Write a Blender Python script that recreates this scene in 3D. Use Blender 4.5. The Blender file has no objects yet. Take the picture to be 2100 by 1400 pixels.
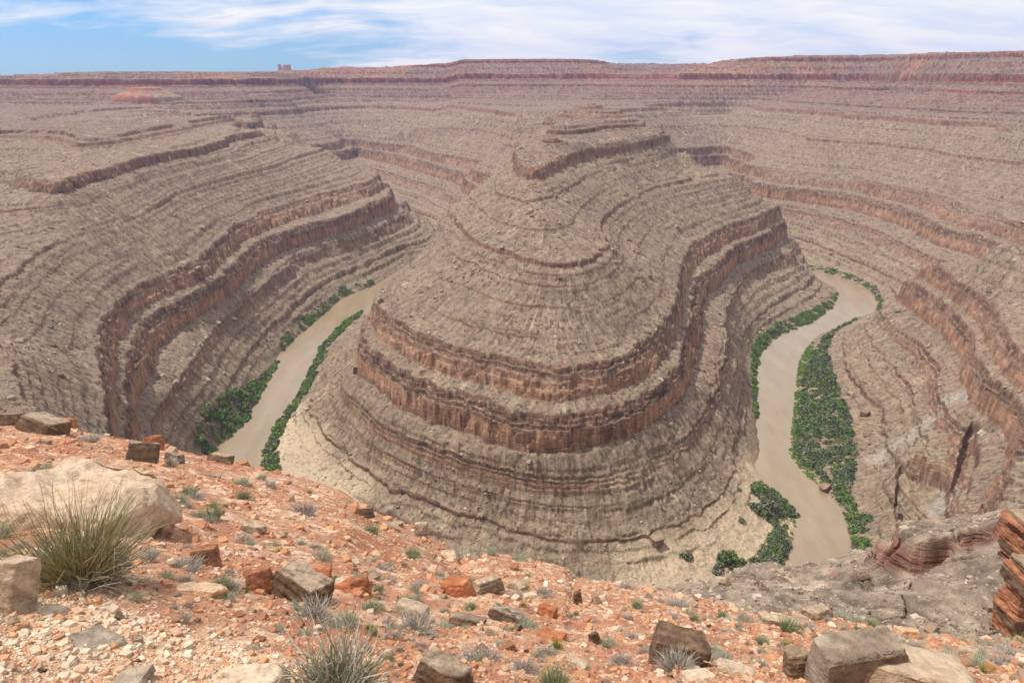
import bpy, bmesh, math, random
import numpy as np
from mathutils import Vector, Matrix, Euler
rng=np.random.default_rng(7); random.seed(7)
scene=bpy.context.scene
COL=scene.collection
R=math.radians

# ------------------------------------------------------------------ object helpers
def tag(o,label=None,cat=None,group=None,kind=None):
    if label: o['label']=label
    if cat: o['category']=cat
    if group: o['group']=group
    if kind: o['kind']=kind
    return o
def mesh_np(name,v,f,mat=None,col=None,smooth=False):
    v=np.ascontiguousarray(v,np.float32); f=np.ascontiguousarray(f,np.int32); k=f.shape[1]
    me=bpy.data.meshes.new(name)
    me.vertices.add(len(v)); me.vertices.foreach_set('co',v.ravel())
    me.loops.add(f.size); me.loops.foreach_set('vertex_index',f.ravel())
    me.polygons.add(len(f)); me.polygons.foreach_set('loop_start',np.arange(0,f.size,k,dtype=np.int32))
    me.polygons.foreach_set('use_smooth',np.full(len(f),smooth,dtype=bool))
    if col is not None:
        c=np.ones((len(v),4),np.float32); c[:,:col.shape[1]]=col
        a=me.color_attributes.new('Col','FLOAT_COLOR','POINT'); a.data.foreach_set('color',c.ravel())
    me.update(calc_edges=True)
    if mat: me.materials.append(mat)
    return me
def link(name,me,parent=None):
    o=bpy.data.objects.new(name,me); COL.objects.link(o)
    if parent: o.parent=parent
    return o
def empty(name,loc=(0,0,0)):
    o=bpy.data.objects.new(name,None); COL.objects.link(o); o.location=loc; o.empty_display_size=.2; return o

# ------------------------------------------------------------------ numpy noise
_tab=[np.random.default_rng(100+i).random((256,256)).astype(np.float32) for i in range(8)]
def vn(x,y,seed=0):
    t=_tab[seed&7]; ox=(seed*37)&255; oy=(seed*91)&255
    xi=np.floor(x); yi=np.floor(y); fx=(x-xi).astype(np.float32); fy=(y-yi).astype(np.float32)
    xi=xi.astype(np.int64)+ox; yi=yi.astype(np.int64)+oy
    fx=fx*fx*(3-2*fx); fy=fy*fy*(3-2*fy)
    x0=xi&255; x1=(xi+1)&255; y0=yi&255; y1=(yi+1)&255
    a=t[x0,y0]; b=t[x1,y0]; c=t[x0,y1]; d=t[x1,y1]
    return ((a+(b-a)*fx)*(1-fy)+(c+(d-c)*fx)*fy)*2-1
def fbm(x,y,seed=0,oct=3,gain=.5):
    s=0; a=1.; n=0
    cx,sx=math.cos(.7),math.sin(.7)
    for i in range(oct):
        s=s+a*vn(x,y,seed+i); n+=a; a*=gain
        x,y=(x*cx-y*sx)*2.03+13.7,(x*sx+y*cx)*2.03-7.1
    return s/n
def sst(a,b,x):
    t=np.clip((x-a)/(b-a),0,1); return t*t*(3-2*t)
def lerp(a,b,t): return a+(b-a)*t

# ------------------------------------------------------------------ survey: sight lines from the viewpoint
F=1400.; HZ=150.; P=math.atan((700-HZ)/F); CZ=300.
def ray(u,v):
    xc=(u-1050)/F; yc=-(v-700)/F
    return xc, math.cos(P)+yc*math.sin(P), -math.sin(P)+yc*math.cos(P)
def bp(u,v,z):
    x,y,d=ray(u,v); t=(z-CZ)/d
    return (x*t,y*t)
def bpy_(u,v,y):
    x,dy,dz=ray(u,v); return (x*y/dy,y,CZ+dz*y/dy)
T=[]
def dip(x,s): return -15*sst(60,150,s)*sst(-170,-260,x)          # the beds sag a little towards the west wall
def L(z,*p,pre=(),post=(),d=0): T.append((z,list(pre)+[bp(u,v,z+d) for u,v in p]+list(post)))
def W(z,*p): T.append((z,list(p)))
def FT(*p):                       # a mesa edge: the edge itself and the flat top behind it
    for k in (1.,1.03,1.07,1.12): T.append((None,[(lambda q:(q[0]*k,q[1]*k,q[2]))(bpy_(*q)) for q in p]))
def FL(*p): T.append((None,[bpy_(*q) for q in p]))
# ---- left wall
L(212,(0,312),(75,314),(54,332),(86,336),(71,355),(104,379),(132,375),(182,354),(229,346),(275,329),(339,314),(393,304),(461,289),(464,280),(518,271),(571,262),(604,259),
  pre=[(-420,300),(-700,500),(-800,760)],post=[(-540,1580),(-760,1680)],d=-15)
L(232,(43,261),(168,262),(171,286),(207,280),(264,268),(393,246),(536,229),pre=[(-900,1000)],post=[(-660,1640),(-860,1740)],d=-15)
L(163,(0,632),(29,586),(86,532),(150,504),(207,484),(286,457),(371,404),(460,375),(554,352),(610,330),(679,311),post=[(-440,1420),(-620,1590)],d=-15)
L(112,(207,825),(196,746),(195,696),(214,671),(243,636),(293,593),(343,571),(404,543),(443,514),(475,479),(518,457),(536,443),(607,421),(700,395),(757,382),(796,357),post=[(-340,1470),(-500,1630),(-700,1800)],d=-8)
L(90,(275,871),(261,789),(282,668),(329,643),(382,614),(464,575),(493,529),(536,496),(607,471),(668,454),(700,450),(796,407),(814,382),post=[(-300,1470),(-430,1630),(-600,1800)],d=-3)
L(55,(290,880),(393,743),(446,654),(518,604),(557,571),(607,529),(700,496),(771,468),(839,434),post=[(-260,1430),(-390,1600),(-540,1770)])
L(0,(434,925),(500,861),(536,789),(575,725),(604,696),(654,654),(700,612),(770,585),post=[(-165,1150)])
L(0,(536,939),(571,861),(614,807),(643,746),(654,714),(700,664),(745,632),post=[(-195,850),(-148,1000),(-118,1150)])
# ---- far wall behind the left arm, joined to the left flank of the ridge
L(55,(921,387),(843,368),(800,354),(732,327))
L(90,(968,361),(914,343),(850,325),(789,311),(700,300))
L(112,(1014,336),(950,321),(893,314),(843,296),(800,282),(700,279))
L(163,(1075,286),(989,266),(893,261),(780,250),(700,246))
L(212,(1060,232),(929,214),(807,207),(700,204),(530,203))
W(14,(-140,1185),(-125,1280),(-165,1400),(-310,1600),(-440,1760),(-580,1920))
W(55,(-150,700),(-125,820),(-100,950),(-75,1080),(-60,1250),(-118,1440))
W(90,(-128,690),(-105,800),(-82,940),(-52,1080),(-35,1250),(-78,1400))
W(112,(-128,590),(-116,650),(-95,760),(-72,880),(-42,1020),(-12,1200),(-34,1400))
W(163,(-73,724),(-60,790),(-40,900),(-12,1040),(18,1200),(22,1380))
W(212,(1,890),(20,1000),(48,1200),(66,1360),(90,1400),(140,1360),(190,1280),(236,1180),(260,1110))
W(212,(10,1480),(60,1580),(160,1760),(260,1900),(350,2000),(480,2080))
W(163,(234,975),(258,1040),(262,1150),(232,1300),(185,1420),(165,1560),(200,1700))
# ---- ridge
L(112,(754,611),(775,639),(832,664),(900,696),(986,714),(1057,736),(1139,757),(1164,750),(1229,736),(1271,729),(1307,700),(1361,657),(1396,621),(1393,580),(1400,520),(1414,496),(1486,461),(1550,443),(1604,420),post=[(352,1150),(310,1300),(255,1450),(235,1620),(340,1850),(580,1960)])
L(90,(739,707),(790,735),(843,764),(900,793),(971,807),(1029,839),(1093,854),(1164,864),(1218,843),(1307,818),(1343,796),(1379,764),(1400,736),(1410,680),(1415,621),(1421,568),(1457,546),(1507,507),(1571,482),(1621,468))
L(55,(700,793),(771,864),(843,904),(950,939),(1100,975),(1250,968),(1330,945),(1420,880),(1480,800),(1505,700),(1490,640),(1521,561),(1600,521),(1646,496),post=[(400,1100),(375,1250),(312,1430),(290,1650),(390,1860),(590,1925)])
L(22,(640,850),(712,900),(746,944),(790,965),(843,994),(908,1020),(961,1041),(1000,1047),(1110,1095),(1200,1100),(1300,1090),(1400,1070),(1450,1040),(1490,990),(1510,900),(1515,800))
L(163,(905,415),(929,450),(971,493),(1025,507),(1071,529),(1129,541),(1189,543),(1218,529),(1254,500),(1240,475),(1229,446),(1279,411),(1343,379),(1400,370),(1454,361),(1514,352))
L(190,(1011,389),(1057,411),(1104,425),(1136,429))
L(212,(1057,337),(1093,352),(1111,343),(1129,334),(1164,318),(1200,307),(1254,293),(1325,280),(1396,275),(1410,278),post=())
L(212,(1079,311),(1052,305),(1057,337))
L(228,(1096,279),(1129,286),(1218,275),(1300,262),(1348,257),post=[(205,1190),(150,1290),(75,1290),(45,1150)])
L(240,(1146,246),(1200,236),(1307,232),post=[(178,1200),(135,1260),(85,1250),(66,1150)])
L(252,(1200,214),(1279,211),post=[(150,1225),(105,1225)])
# ---- right arm
L(0,(1597,1180),(1633,1103),(1637,1063),(1630,1040),(1607,1017),(1573,993),(1557,983),(1547,953),(1560,940),(1550,850),(1546,771),(1557,718),(1600,682),(1664,657),(1704,632),(1723,604),(1714,589),(1679,575),(1646,564),post=[(455,1100),(420,1250),(390,1440),(390,1680),(500,1830)])
L(0,(1733,1150),(1750,1117),(1740,1067),(1710,1023),(1677,997),(1647,967),(1618,927),(1627,850),(1629,843),(1639,729),(1671,689),(1761,650),(1793,639),(1800,621),(1786,600),(1750,582),(1707,568),(1646,550),post=[(497,1120),(462,1250),(430,1440),(430,1650),(520,1780)])
# ---- outer and inner bank of the hidden bend
W(0,(-256,507),(-235,420),(-150,330),(-30,288),(100,292),(190,325),(219,362))
W(0,(-209,496),(-180,425),(-100,360),(0,330),(100,326),(171,350))
# ---- right wall
L(212,(1546,218),(1718,229))
L(212,(1704,232),(1811,236),(1936,246),(2043,248),(2064,250),(2043,257),(2100,264))
L(160,(1632,286),(1721,293),(1793,296),(1918,311))
L(112,(1500,332),(1586,346),(1686,357),(1757,357),(1782,366))
L(112,(1780,371),(1864,386),(1957,407),(1975,425),(2068,436))
L(93,(1536,368),(1614,379),(1679,384),(1743,389),(1793,400),(1864,418),(1918,443),(1957,468))
L(112,(1885,532),(1905,532),(1945,560),(1990,588),(2035,625),(2048,665),(2068,715),(2100,725))
L(90,(1862,575),(1890,585),(1930,612),(1980,665),(1995,690),(2010,760),(2020,775),(2060,800),(2100,825))
L(163,(2035,470),(2068,478),(2100,490))
L(163,(1400,246),(1489,245))
L(55,(1809,641),(1829,662),(1850,679),(1882,696),(1918,737),(1957,761))
L(22,(1730,694),(1736,748),(1758,780),(1777,806),(1816,836),(1837,883))
L(55,(1848,912),(1865,904),(1878,929),(1901,951),(1931,970),(1953,987),(1957,946),(1974,904),(1989,867),(2000,869),(1998,936),(1981,989),(1970,1032),(1946,1045),(1889,1073),(1869,1092),(1865,1109),(1831,1109),(1882,1129),(1914,1148))
L(30,(1925,1010),(1900,1055))
L(8,(1800,960),(1800,1010),(1810,1060))
L(190,(1400,1205),(1500,1190),(1600,1180),(1700,1147),(1720,1145),(1830,1172),(1950,1190),(2050,1200))
# ---- near wall under the viewpoint
W(55,(-262,440),(-230,370),(-140,285),(-20,250),(90,252),(170,275),(205,300))
W(90,(-245,390),(-215,330),(-130,250),(-10,212),(90,212),(180,235),(250,290),(310,370))
W(112,(-250,372),(-205,300),(-120,228),(-10,192),(90,190),(190,212),(280,285),(345,370))
W(163,(-295,375),(-230,290),(-110,185),(0,150),(90,148))
W(262,(-400,170),(-150,62),(-60,48),(0,45),(28,42),(70,60),(200,160),(400,320))
W(212,(-420,300),(-250,185),(-120,120),(0,95))
# ---- far mesas
FL((-100,203,1950),(150,200,1950),(400,197,2000),(600,190,2200))
FT((-100,146,2250),(0,145,2250),(150,140,2250),(300,138,2250),(450,141,2300),(560,140,2450),(640,143,2700))
FL((640,190,2550),(800,188,2550),(1000,190,2500),(1230,186,2450))
FT((655,130,2800),(700,131,2780),(850,125,2780),(1050,121,2780),(1175,121,2780),(1250,130,3000))
FL((600,165,2700),(630,150,2750),(655,130,2800))
FT((1300,131,3150),(1450,131,3150))
FL((1290,170,2900),(1400,180,2850))
FT((1462,125,2500),(1520,124,2450),(1586,116,2400),(1660,113,2400),(1775,113,2350),(1850,112,2300))
FL((1390,152,2440),(1500,150,2380),(1720,152,2280))
FL((1390,196,2330),(1640,195,2270))
L(250,(1670,187),(1800,190),(2100,200))
L(262,(1680,176),(1775,177),(1950,183))
FL((1735,152,2050),(1850,154,1950),(2000,156,1720),(2100,157,1570))
FT((1843,111,2150),(1960,106,1950),(2100,105,1750),(2250,104,1650))
# ------------------------------------------------------------------ strata profile: s = talus height, cliffs squeezed
CLIFFS=[(12,10.8),(22,18),(29,27.6),(36,33.8),(46,42.2),(50,46.8),(55,51),(80,64.5),(83,80.6),(86.3,83.6),(90,86.8),(99,93.6),(104,99.6),(107.6,104.6),(112,108.2),(122,120.8),(137,135.5),(149,147.5),(156,154),(163,159.5),(176,174.5),(190,187.5),(212,200),(228,222.5),(240,235),(250,245),(263,255.5),(279,274.5),(296,281),(318,313),(345,334)]
_sk=[-30.];_zk=[-30.];zc=-30.;sc=-30.
for top,base in CLIFFS:
    sc+=base-zc; _sk.append(sc); _zk.append(base)
    sc+=.10*(top-base); _sk.append(sc); _zk.append(top); zc=top
_sk.append(sc+200);_zk.append(zc+200)
_sk=np.array(_sk);_zk=np.array(_zk)
s0=np.interp(0,_zk,_sk); _sk=_sk-s0
def prof(s): return np.interp(s,_sk,_zk)
def sinv(z): return np.interp(z,_zk,_sk)
_g=np.arange(-30,400,.5); _pz=prof(_g); _ker=np.exp(-.5*(np.arange(-40,41)*.5/7)**2); _ker/=_ker.sum()
_ps=np.convolve(np.pad(_pz,40,mode='edge'),_ker,'valid')
_ps=np.where(_g<6,_pz,_ps)
def prof_soft(s): return np.interp(s,_g,_ps)

# ------------------------------------------------------------------ base field by relaxation between the surveyed bed edges
X0,X1,Y0,Y1=-2400.,2400.,16.,3316.
def solve():
    prev=None
    for h in (80,40,20,10,5):
        nx=int((X1-X0)/h)+1; ny=int((Y1-Y0)/h)+1
        acc=np.zeros((ny,nx)); cnt=np.zeros((ny,nx))
        for z,q in T:
            P3=[(p[0],p[1],sinv(z) if z is not None else sinv(p[2])) for p in q]
            for a,b in zip(P3,P3[1:]):
                n=int(math.hypot(a[0]-b[0],a[1]-b[1])/(h*.4))+2
                t=np.linspace(0,1,n); xx=a[0]+(b[0]-a[0])*t; yy=a[1]+(b[1]-a[1])*t; ss=a[2]+(b[2]-a[2])*t
                j=np.round((xx-X0)/h).astype(int); i=np.round((yy-Y0)/h).astype(int)
                ok=(i>=0)&(j>=0)&(i<ny)&(j<nx)
                np.add.at(acc,(i[ok],j[ok]),ss[ok]); np.add.at(cnt,(i[ok],j[ok]),1)
        fix=cnt>0; val=np.where(fix,acc/np.maximum(cnt,1),0).astype(np.float32)
        # river bed: between the banks the field may not leave the water
        if prev is None: u=np.full((ny,nx),150.,np.float32)
        else:
            pn,pm=prev.shape
            gy=np.linspace(0,pn-1,ny); gx=np.linspace(0,pm-1,nx)
            i0=np.minimum(gy.astype(int),pn-2); j0=np.minimum(gx.astype(int),pm-2)
            fy=(gy-i0)[:,None]; fx=(gx-j0)[None]
            p=prev; u=((p[i0][:,j0]*(1-fx)+p[i0][:,j0+1]*fx)*(1-fy)+(p[i0+1][:,j0]*(1-fx)+p[i0+1][:,j0+1]*fx)*fy).astype(np.float32)
        u=np.where(fix,val,u)
        for k in range({80:900,40:500,20:260,10:140,5:60}[h]):
            q=np.pad(u,1,mode='edge')
            u=.25*(q[:-2,1:-1]+q[2:,1:-1]+q[1:-1,:-2]+q[1:-1,2:]); u=np.where(fix,val,u)
        prev=u
    for k in range(3):
        q=np.pad(u,1,mode='edge'); q=.25*q[:-2]+.5*q[1:-1]+.25*q[2:]; u=.25*q[:,:-2]+.5*q[:,1:-1]+.25*q[:,2:]
    return u
SF=solve().astype(np.float32); SH=5.
# signed carving of the river between its banks
def inpoly(x,y,poly):
    px=np.array([p[0] for p in poly]); py=np.array([p[1] for p in poly]); c=np.zeros(x.shape,bool); j=len(poly)-1
    for i in range(len(poly)):
        if py[i]!=py[j]:
            m=((py[i]>y)!=(py[j]>y))&(x<(px[j]-px[i])*(y-py[i])/(py[j]-py[i])+px[i]); c^=m
        j=i
    return c
RV=[q for z,q in T if z==0]          # left outer, left inner, right inner, right outer, hidden outer, hidden inner
river_poly=RV[0][::-1]+RV[4]+RV[3]+RV[2][::-1]+RV[5][::-1]+RV[1]
gx=np.arange(SF.shape[1])*SH+X0; gy=np.arange(SF.shape[0])*SH+Y0
GX,GY=np.meshgrid(gx,gy)
RP=inpoly(GX,GY,river_poly).astype(np.float32)
for k in range(4):
    q=np.pad(RP,1,mode='edge'); q=.25*q[:-2]+.5*q[1:-1]+.25*q[2:]; RP=.25*q[:,:-2]+.5*q[:,1:-1]+.25*q[:,2:]
SF=np.where(RP>.02,np.maximum(SF,.0),np.maximum(SF,.4))
SF=SF*(1-sst(.3,.6,RP))-3*sst(.42,.62,RP)
SF=SF.astype(np.float32)
def samp(A,x,y):
    fx=np.clip((x-X0)/SH,0,A.shape[1]-1.001); fy=np.clip((y-Y0)/SH,0,A.shape[0]-1.001)
    j=fx.astype(np.int32); i=fy.astype(np.int32); fx=(fx-j).astype(np.float32); fy=(fy-i).astype(np.float32)
    return (A[i,j]*(1-fx)+A[i,j+1]*fx)*(1-fy)+(A[i+1,j]*(1-fx)+A[i+1,j+1]*fx)*fy
GYs,GXs=np.gradient(SF,SH)
GM=np.hypot(GXs,GYs)+1e-4
def smoothA(A,n):
    for k in range(n):
        q=np.pad(A,1,mode='edge'); q=.25*q[:-2]+.5*q[1:-1]+.25*q[2:]; A=.25*q[:,:-2]+.5*q[:,1:-1]+.25*q[:,2:]
    return A
DX=smoothA(GXs/GM,6).astype(np.float32); DY=smoothA(GYs/GM,6).astype(np.float32)
GMs=smoothA(GM,4).astype(np.float32)

_lr=np.random.default_rng(3)
MINOR=[]
_s=4.
while _s<330:
    _h=_lr.uniform(.9,2.7)*(.75 if _s<52 else .8 if _s<72 else .38 if _s<112 else .65 if _s<150 else .8); MINOR.append((_s,_h,int(_lr.integers(0,999)))); _s+=_lr.uniform(3.2,7.5)

CARVE=[]
def terrain(x,y,full=True):
    s=samp(SF,x,y); d=np.hypot(x,y)
    land=sst(1.0,9,s)
    n=2.3*fbm(x/75,y/75,0,3)+1.3*fbm(x/19,y/19,3,2)
    gm=samp(GMs,x,y); n=n*np.clip(gm/.5,.25,1.3)
    bl=vn(x/6.3,y/6.3,5)+.6*vn(x/2.7,y/2.7,6)
    bl=np.sign(bl)*np.minimum(np.abs(bl)*1.6,1)          # jointed, blocky rim edges
    n=n+(.42*bl+1.0*vn(x/11,y/11,1))*np.clip(gm/.5,.25,1.2)
    sp=s+n*land
    zi=np.floor(prof(sp)/3.1); bz=sst(62,67,zi*3.1)*sst(120,113,zi*3.1)+.6*sst(38,42,zi*3.1)*sst(60,55,zi*3.1)+.5*sst(196,200,zi*3.1)*sst(216,212,zi*3.1)
    sp=sp+bz*land*(.55*vn(x/6.5+zi*17.3,y/6.5+zi*5.7,2)+.3*vn(x/2.4+zi*7.1,y/2.4,4))
    # cliff strength fades where talus has buried the bed
    A=.5+.75*fbm(x/140,y/140,2,2)
    zq=prof(sp); big=np.maximum(sst(60,66,zq)*sst(118,113,zq),sst(194,198,zq)*sst(219,214,zq)); big=np.maximum(big,sst(214,222,zq)*sst(150,90,np.hypot(x-90,(y-1050)*.4)))
    hill=sst(214,222,zq)*sst(150,90,np.hypot(x-90,(y-1050)*.4)); A=np.clip(A+.32+.36*big+.5*sst(900,1300,d)+.6*hill,.25,1)
    near=sst(230,120,d)*sst(-20,40,x)
    A=A*(1-.75*near)
    z=lerp(prof_soft(sp),prof(sp),A)
    cl=(prof(sp+.25)-prof(sp-.25))*2*A
    for s0_,h,sd in MINOR:
        dl=sp-s0_
        m=np.abs(dl)<7
        if not m.any(): continue
        xs=x[m];ys=y[m];dm=dl[m]
        st=sst(-.12-.55*sst(700,1200,d[m]),.42-.2*sst(700,1200,d[m]),fbm(xs/75+sd,ys/75,sd&7,3)*1.3+.55*vn(xs/13,ys/13,(sd>>2)&7))*h*1.25*(1-.25*near[m])*(1+2.0*sst(650,1500,d[m]))
        w=.12*h
        z[m]+=st*(np.clip((dm+w)/w,0,1)-np.clip((dm+3*h)/(6*h),0,1))
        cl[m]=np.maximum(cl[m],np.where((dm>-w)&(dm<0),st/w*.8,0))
    z=z+dip(x,sp)
    fade=lerp(1.,.45,sst(900,2300,d))*lerp(.5,1.,sst(90,260,d))
    cliff=sst(1.6,3.6,cl*np.clip(gm/.20,0,1.2))
    ux=samp(DX,x,y);uy=samp(DY,x,y)
    # debris streaks down the fall line
    stk=0;stf=0
    for k in (-3,-1.5,0,1.5,3):
        stk=stk+vn((x+ux*k*2.2)/2.1,(y+uy*k*2.2)/2.1,1)
        stf=stf+vn((x+ux*k)/.9,(y+uy*k)/.9,4)
    stk/=5;stf/=5
    tal=land*(1-cliff)
    rough=vn(x/1.6,y/1.6,2)*.5+vn(x/4.1,y/4.1,7)
    z=z+tal*fade*(stk*.95+stf*.7+.42*rough)+(.42*fbm(x/1.1,y/1.1,3,3)-1.1*sst(.07,.0,np.abs(vn(x/8+.6*vn(x/3,y/3,2),y/6,5)))+.5*np.maximum(fbm(x/4,y/4,6,2)-.2,0))*sst(320,160,d)+.5*land*fbm(x/30,y/30,6,2)
    for edge,dep in CARVE:
        xs=[p[0] for p in edge];ys=[p[1] for p in edge]
        if x.max()<min(xs)-20 or x.min()>max(xs)+20: continue
        xw=x+1.4*bl+2*vn(x/8,y/8,3);yw=y+1.4*bl
        sd=seg_d(xw,yw,list(edge)+[edge[0]]); sd=np.where(inpoly(xw,yw,edge),sd,-sd); m_=sst(-.4,1.6,sd)
        z=z-dep*m_*((.75+.25*sst(2,14,sd)) if dep>0 else (1-sst(4,45,seg_d(x,y,list(edge[:8]))))); cliff=np.maximum(cliff,np.clip(4*m_*(1-m_)*2,0,1)*.9*(1 if dep>0 else sst(14,6,seg_d(x,y,list(edge[:8])))))
    return (s,sp,z,cliff,stk,stf,A,d)

def rock_color(x,y,s,sp,z,cliff,stk,stf):
    N=x.shape+(3,)
    def c(r,g,b): return np.array([r,g,b],np.float32)
    e=lambda a:a[...,None]
    up=sst(195,232,z); red=sst(255,292,z); low=sst(70,20,z)
    big=fbm(x/160,y/160,1,3); mid=fbm(x/28,y/28,4,3); fine=vn(x/1.3,y/1.3,3); fin2=vn(x/3.7,y/3.7,0)
    tal=c(.262,.188,.131)+0*e(x)
    tal=lerp(tal,c(.282,.212,.142),e(low*.8))
    tal=lerp(tal,c(.218,.150,.115),e(up))
    tal=lerp(tal,c(.30,.160,.105),e(red*sst(-.3,.5,big+.4*mid)))
    tal=lerp(tal,c(.225,.182,.112),e(sst(0,.6,mid-.2*big)*.18*sst(230,200,z)))      # olive debris
    tal=lerp(tal,c(.365,.280,.205)*e(1+.5*fbm(x/1.6,y/1.6,5,3)),e(sst(330,200,np.hypot(x,y))*.8))
    tal=lerp(tal,c(.315,.205,.145),e(sst(.05,.6,big)*.32))                              # pinkish shale
    tal=lerp(tal,c(.42,.325,.235),e(sst(.35,.75,stk+.35*mid)*.5))                        # pale scree
    tal=tal*e(1+.52*stf+.42*stk+.20*fine+.20*fin2+.12*mid)
    tal=lerp(tal,c(.085,.065,.045)+0*tal,e(sst(.50,.72,vn(x/1.9,y/1.9,6)+.25*mid)*.75*sst(120,300,np.hypot(x,y))))    # dark blocks and shrubs
    # bed faces
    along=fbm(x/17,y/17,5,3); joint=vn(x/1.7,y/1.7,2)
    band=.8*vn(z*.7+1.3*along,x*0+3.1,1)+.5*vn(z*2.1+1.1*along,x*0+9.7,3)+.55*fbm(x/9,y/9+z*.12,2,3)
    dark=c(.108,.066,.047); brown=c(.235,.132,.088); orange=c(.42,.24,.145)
    zz=z-dip(x,sp)
    org=np.maximum(sst(66,69,zz)*sst(81,77,zz),.85*sst(92.5,94,zz)*sst(105,100,zz)); org=np.maximum(org,.6*sst(41,43,zz)*sst(50,46,zz))
    f=lerp(brown+0*e(x),orange,e(org*sst(-.7,.2,along)))
    f=lerp(f,c(.235,.078,.055),e(sst(232,262,z)*.85))
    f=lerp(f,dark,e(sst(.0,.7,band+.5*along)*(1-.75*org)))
    f=lerp(f,c(.36,.27,.20),e(sst(.35,.9,-band-.3*along)*.5*(1-org)))
    f=f*e(1+.30*joint+.18*fine)
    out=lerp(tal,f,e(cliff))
    # pale sand and silt beside the river, on the inside of the bends
    sand=sst(21,9,s+5*mid)*inside_bar(x,y)
    sc_=c(.52,.395,.265)*e(1+.10*fine+.12*mid)
    sc_=lerp(sc_,c(.30,.25,.15)+0*sc_,e(sst(.45,.7,vn(x/2.9,y/2.9,5)+.3*mid)*.8))
    out=lerp(out,sc_,e(sand*(1-cliff)))
    out=lerp(out,c(.40,.355,.30)*e(1+.3*fine+.2*fin2),e(wash(x,y)*(1-cliff)*.55))
    return np.clip(out,.015,.9)
def seg_d(x,y,pts):
    d=np.full(x.shape,1e9)
    for a,b in zip(pts,pts[1:]):
        vx,vy=b[0]-a[0],b[1]-a[1]; t=np.clip(((x-a[0])*vx+(y-a[1])*vy)/(vx*vx+vy*vy),0,1)
        d=np.minimum(d,np.hypot(x-a[0]-vx*t,y-a[1]-vy*t))
    return d
BAR1=[bp(u,v,2) for u,v in ((575,880),(600,940),(690,1000))]
BAR2=[bp(u,v,2) for u,v in ((1540,1000),(1560,1080),(1480,1130),(1420,1185))]
WASH=[bp(u,v,z) for u,v,z in ((2000,800,72),(1960,838,50),(1900,880,32),(1850,930,16),(1790,955,6))]
WASH2=[bp(u,v,z) for u,v,z in ((1950,1000,40),(1925,1030,34))]
def inside_bar(x,y): return np.maximum(sst(54,28,seg_d(x,y,BAR1)),sst(62,36,seg_d(x,y,BAR2)))
def wash(x,y): return np.maximum(sst(10,3,seg_d(x,y,WASH)+3*vn(x/5,y/5,2)),sst(9,3,seg_d(x,y,WASH2)))

def terr_pt(u,v,lo=60,hi=3200):
    x,dy,dz=ray(u,v); y=np.exp(np.linspace(math.log(lo),math.log(hi),4000)).astype(np.float32); xx=x*y/dy; zz=CZ+dz*y/dy
    h=terrain(xx,y)[2]; m=np.nonzero(zz<h)[0]; i=m[0] if len(m) else int(np.argmin(zz-h))
    return float(xx[i]),float(y[i]),float(h[i])
# two side ravines cut into the bench on the east side
_q=[terr_pt(u,v)[:2] for u,v in ((1845,915),(1878,930),(1901,951),(1931,970),(1952,985),(1960,948),(1976,904),(1988,866),(2004,868),(2006,930),(1994,990),(1977,1035),(1950,1062),(1905,1088),(1866,1100),(1846,1060),(1838,980))]
_q2=[terr_pt(u,v)[:2] for u,v in ((1829,1150),(1850,1156),(1868,1162),(1884,1168),(1914,1176),(1960,1188),(2045,1212),(2120,1236))]
CARVE=[(_q,13.),(_q2+[(x*1.5+4,y*1.5+6) for x,y in _q2[::-1]],-4.0)]
CARVE[1][0][0]=(CARVE[1][0][0][0]-1,CARVE[1][0][0][1]+3)
# ------------------------------------------------------------------ fan of sample points, finer where the ground is steep
NA,NR=1400,2450
az=np.linspace(R(-49),R(49),NA)
r_f=np.exp(np.linspace(math.log(21),math.log(3300),3600))
rows=np.empty((NA,NR),np.float32)
for a0 in range(0,NA,100):
    a=az[a0:a0+100]
    x=np.sin(a)[:,None]*r_f[None]; y=np.cos(a)[:,None]*r_f[None]
    s=samp(SF,x,y); s=s+2.3*fbm(x/75,y/75,0,3)*sst(1,9,s)
    z=lerp(prof_soft(s),prof(s),.85)
    dr=np.diff(r_f)[None]; dz=np.diff(z,axis=1)
    w=np.sqrt(dr**2*.55+dz**2)/r_f[None,1:]
    # faces turned away from the overlook get fewer rows
    w=np.where(dz<-dr*.25,w*.45,w)
    w[:, :]=w+.00018
    w*=np.where(r_f[None,1:]<70,.6,1)
    c=np.concatenate([np.zeros((len(a),1)),np.cumsum(w,1)],1)
    k5=np.ones(9)/9
    for i in range(len(a)):
        rows[a0+i]=np.interp(np.linspace(0,c[i,-1],NR),c[i],r_f)
# neighbours share their spacing, so the sheet stays regular
k=7; q=np.pad(rows,((k,k),(0,0)),mode='edge'); cs=np.cumsum(np.concatenate([np.zeros((1,NR)),q],0),0); rows=((cs[2*k+1:]-cs[:-2*k-1])/(2*k+1)).astype(np.float32)
TX=(np.sin(az)[:,None]*rows).astype(np.float32); TY=(np.cos(az)[:,None]*rows).astype(np.float32)
TZ=np.empty_like(TX); TC=np.empty(TX.shape+(4,),np.float32); TS=np.empty_like(TX); TCL=np.empty_like(TX)
for a0 in range(0,NA,130):
    sl=slice(a0,a0+130)
    s,sp,z,cliff,stk,stf,A,d=terrain(TX[sl],TY[sl])
    TZ[sl]=z; TS[sl]=s; TCL[sl]=cliff
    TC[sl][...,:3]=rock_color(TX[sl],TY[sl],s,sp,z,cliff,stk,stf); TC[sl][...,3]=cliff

def terrain_point(x,y):
    x=np.atleast_1d(np.asarray(x,np.float32)); y=np.atleast_1d(np.asarray(y,np.float32))
    return terrain(x,y)[2]
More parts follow.
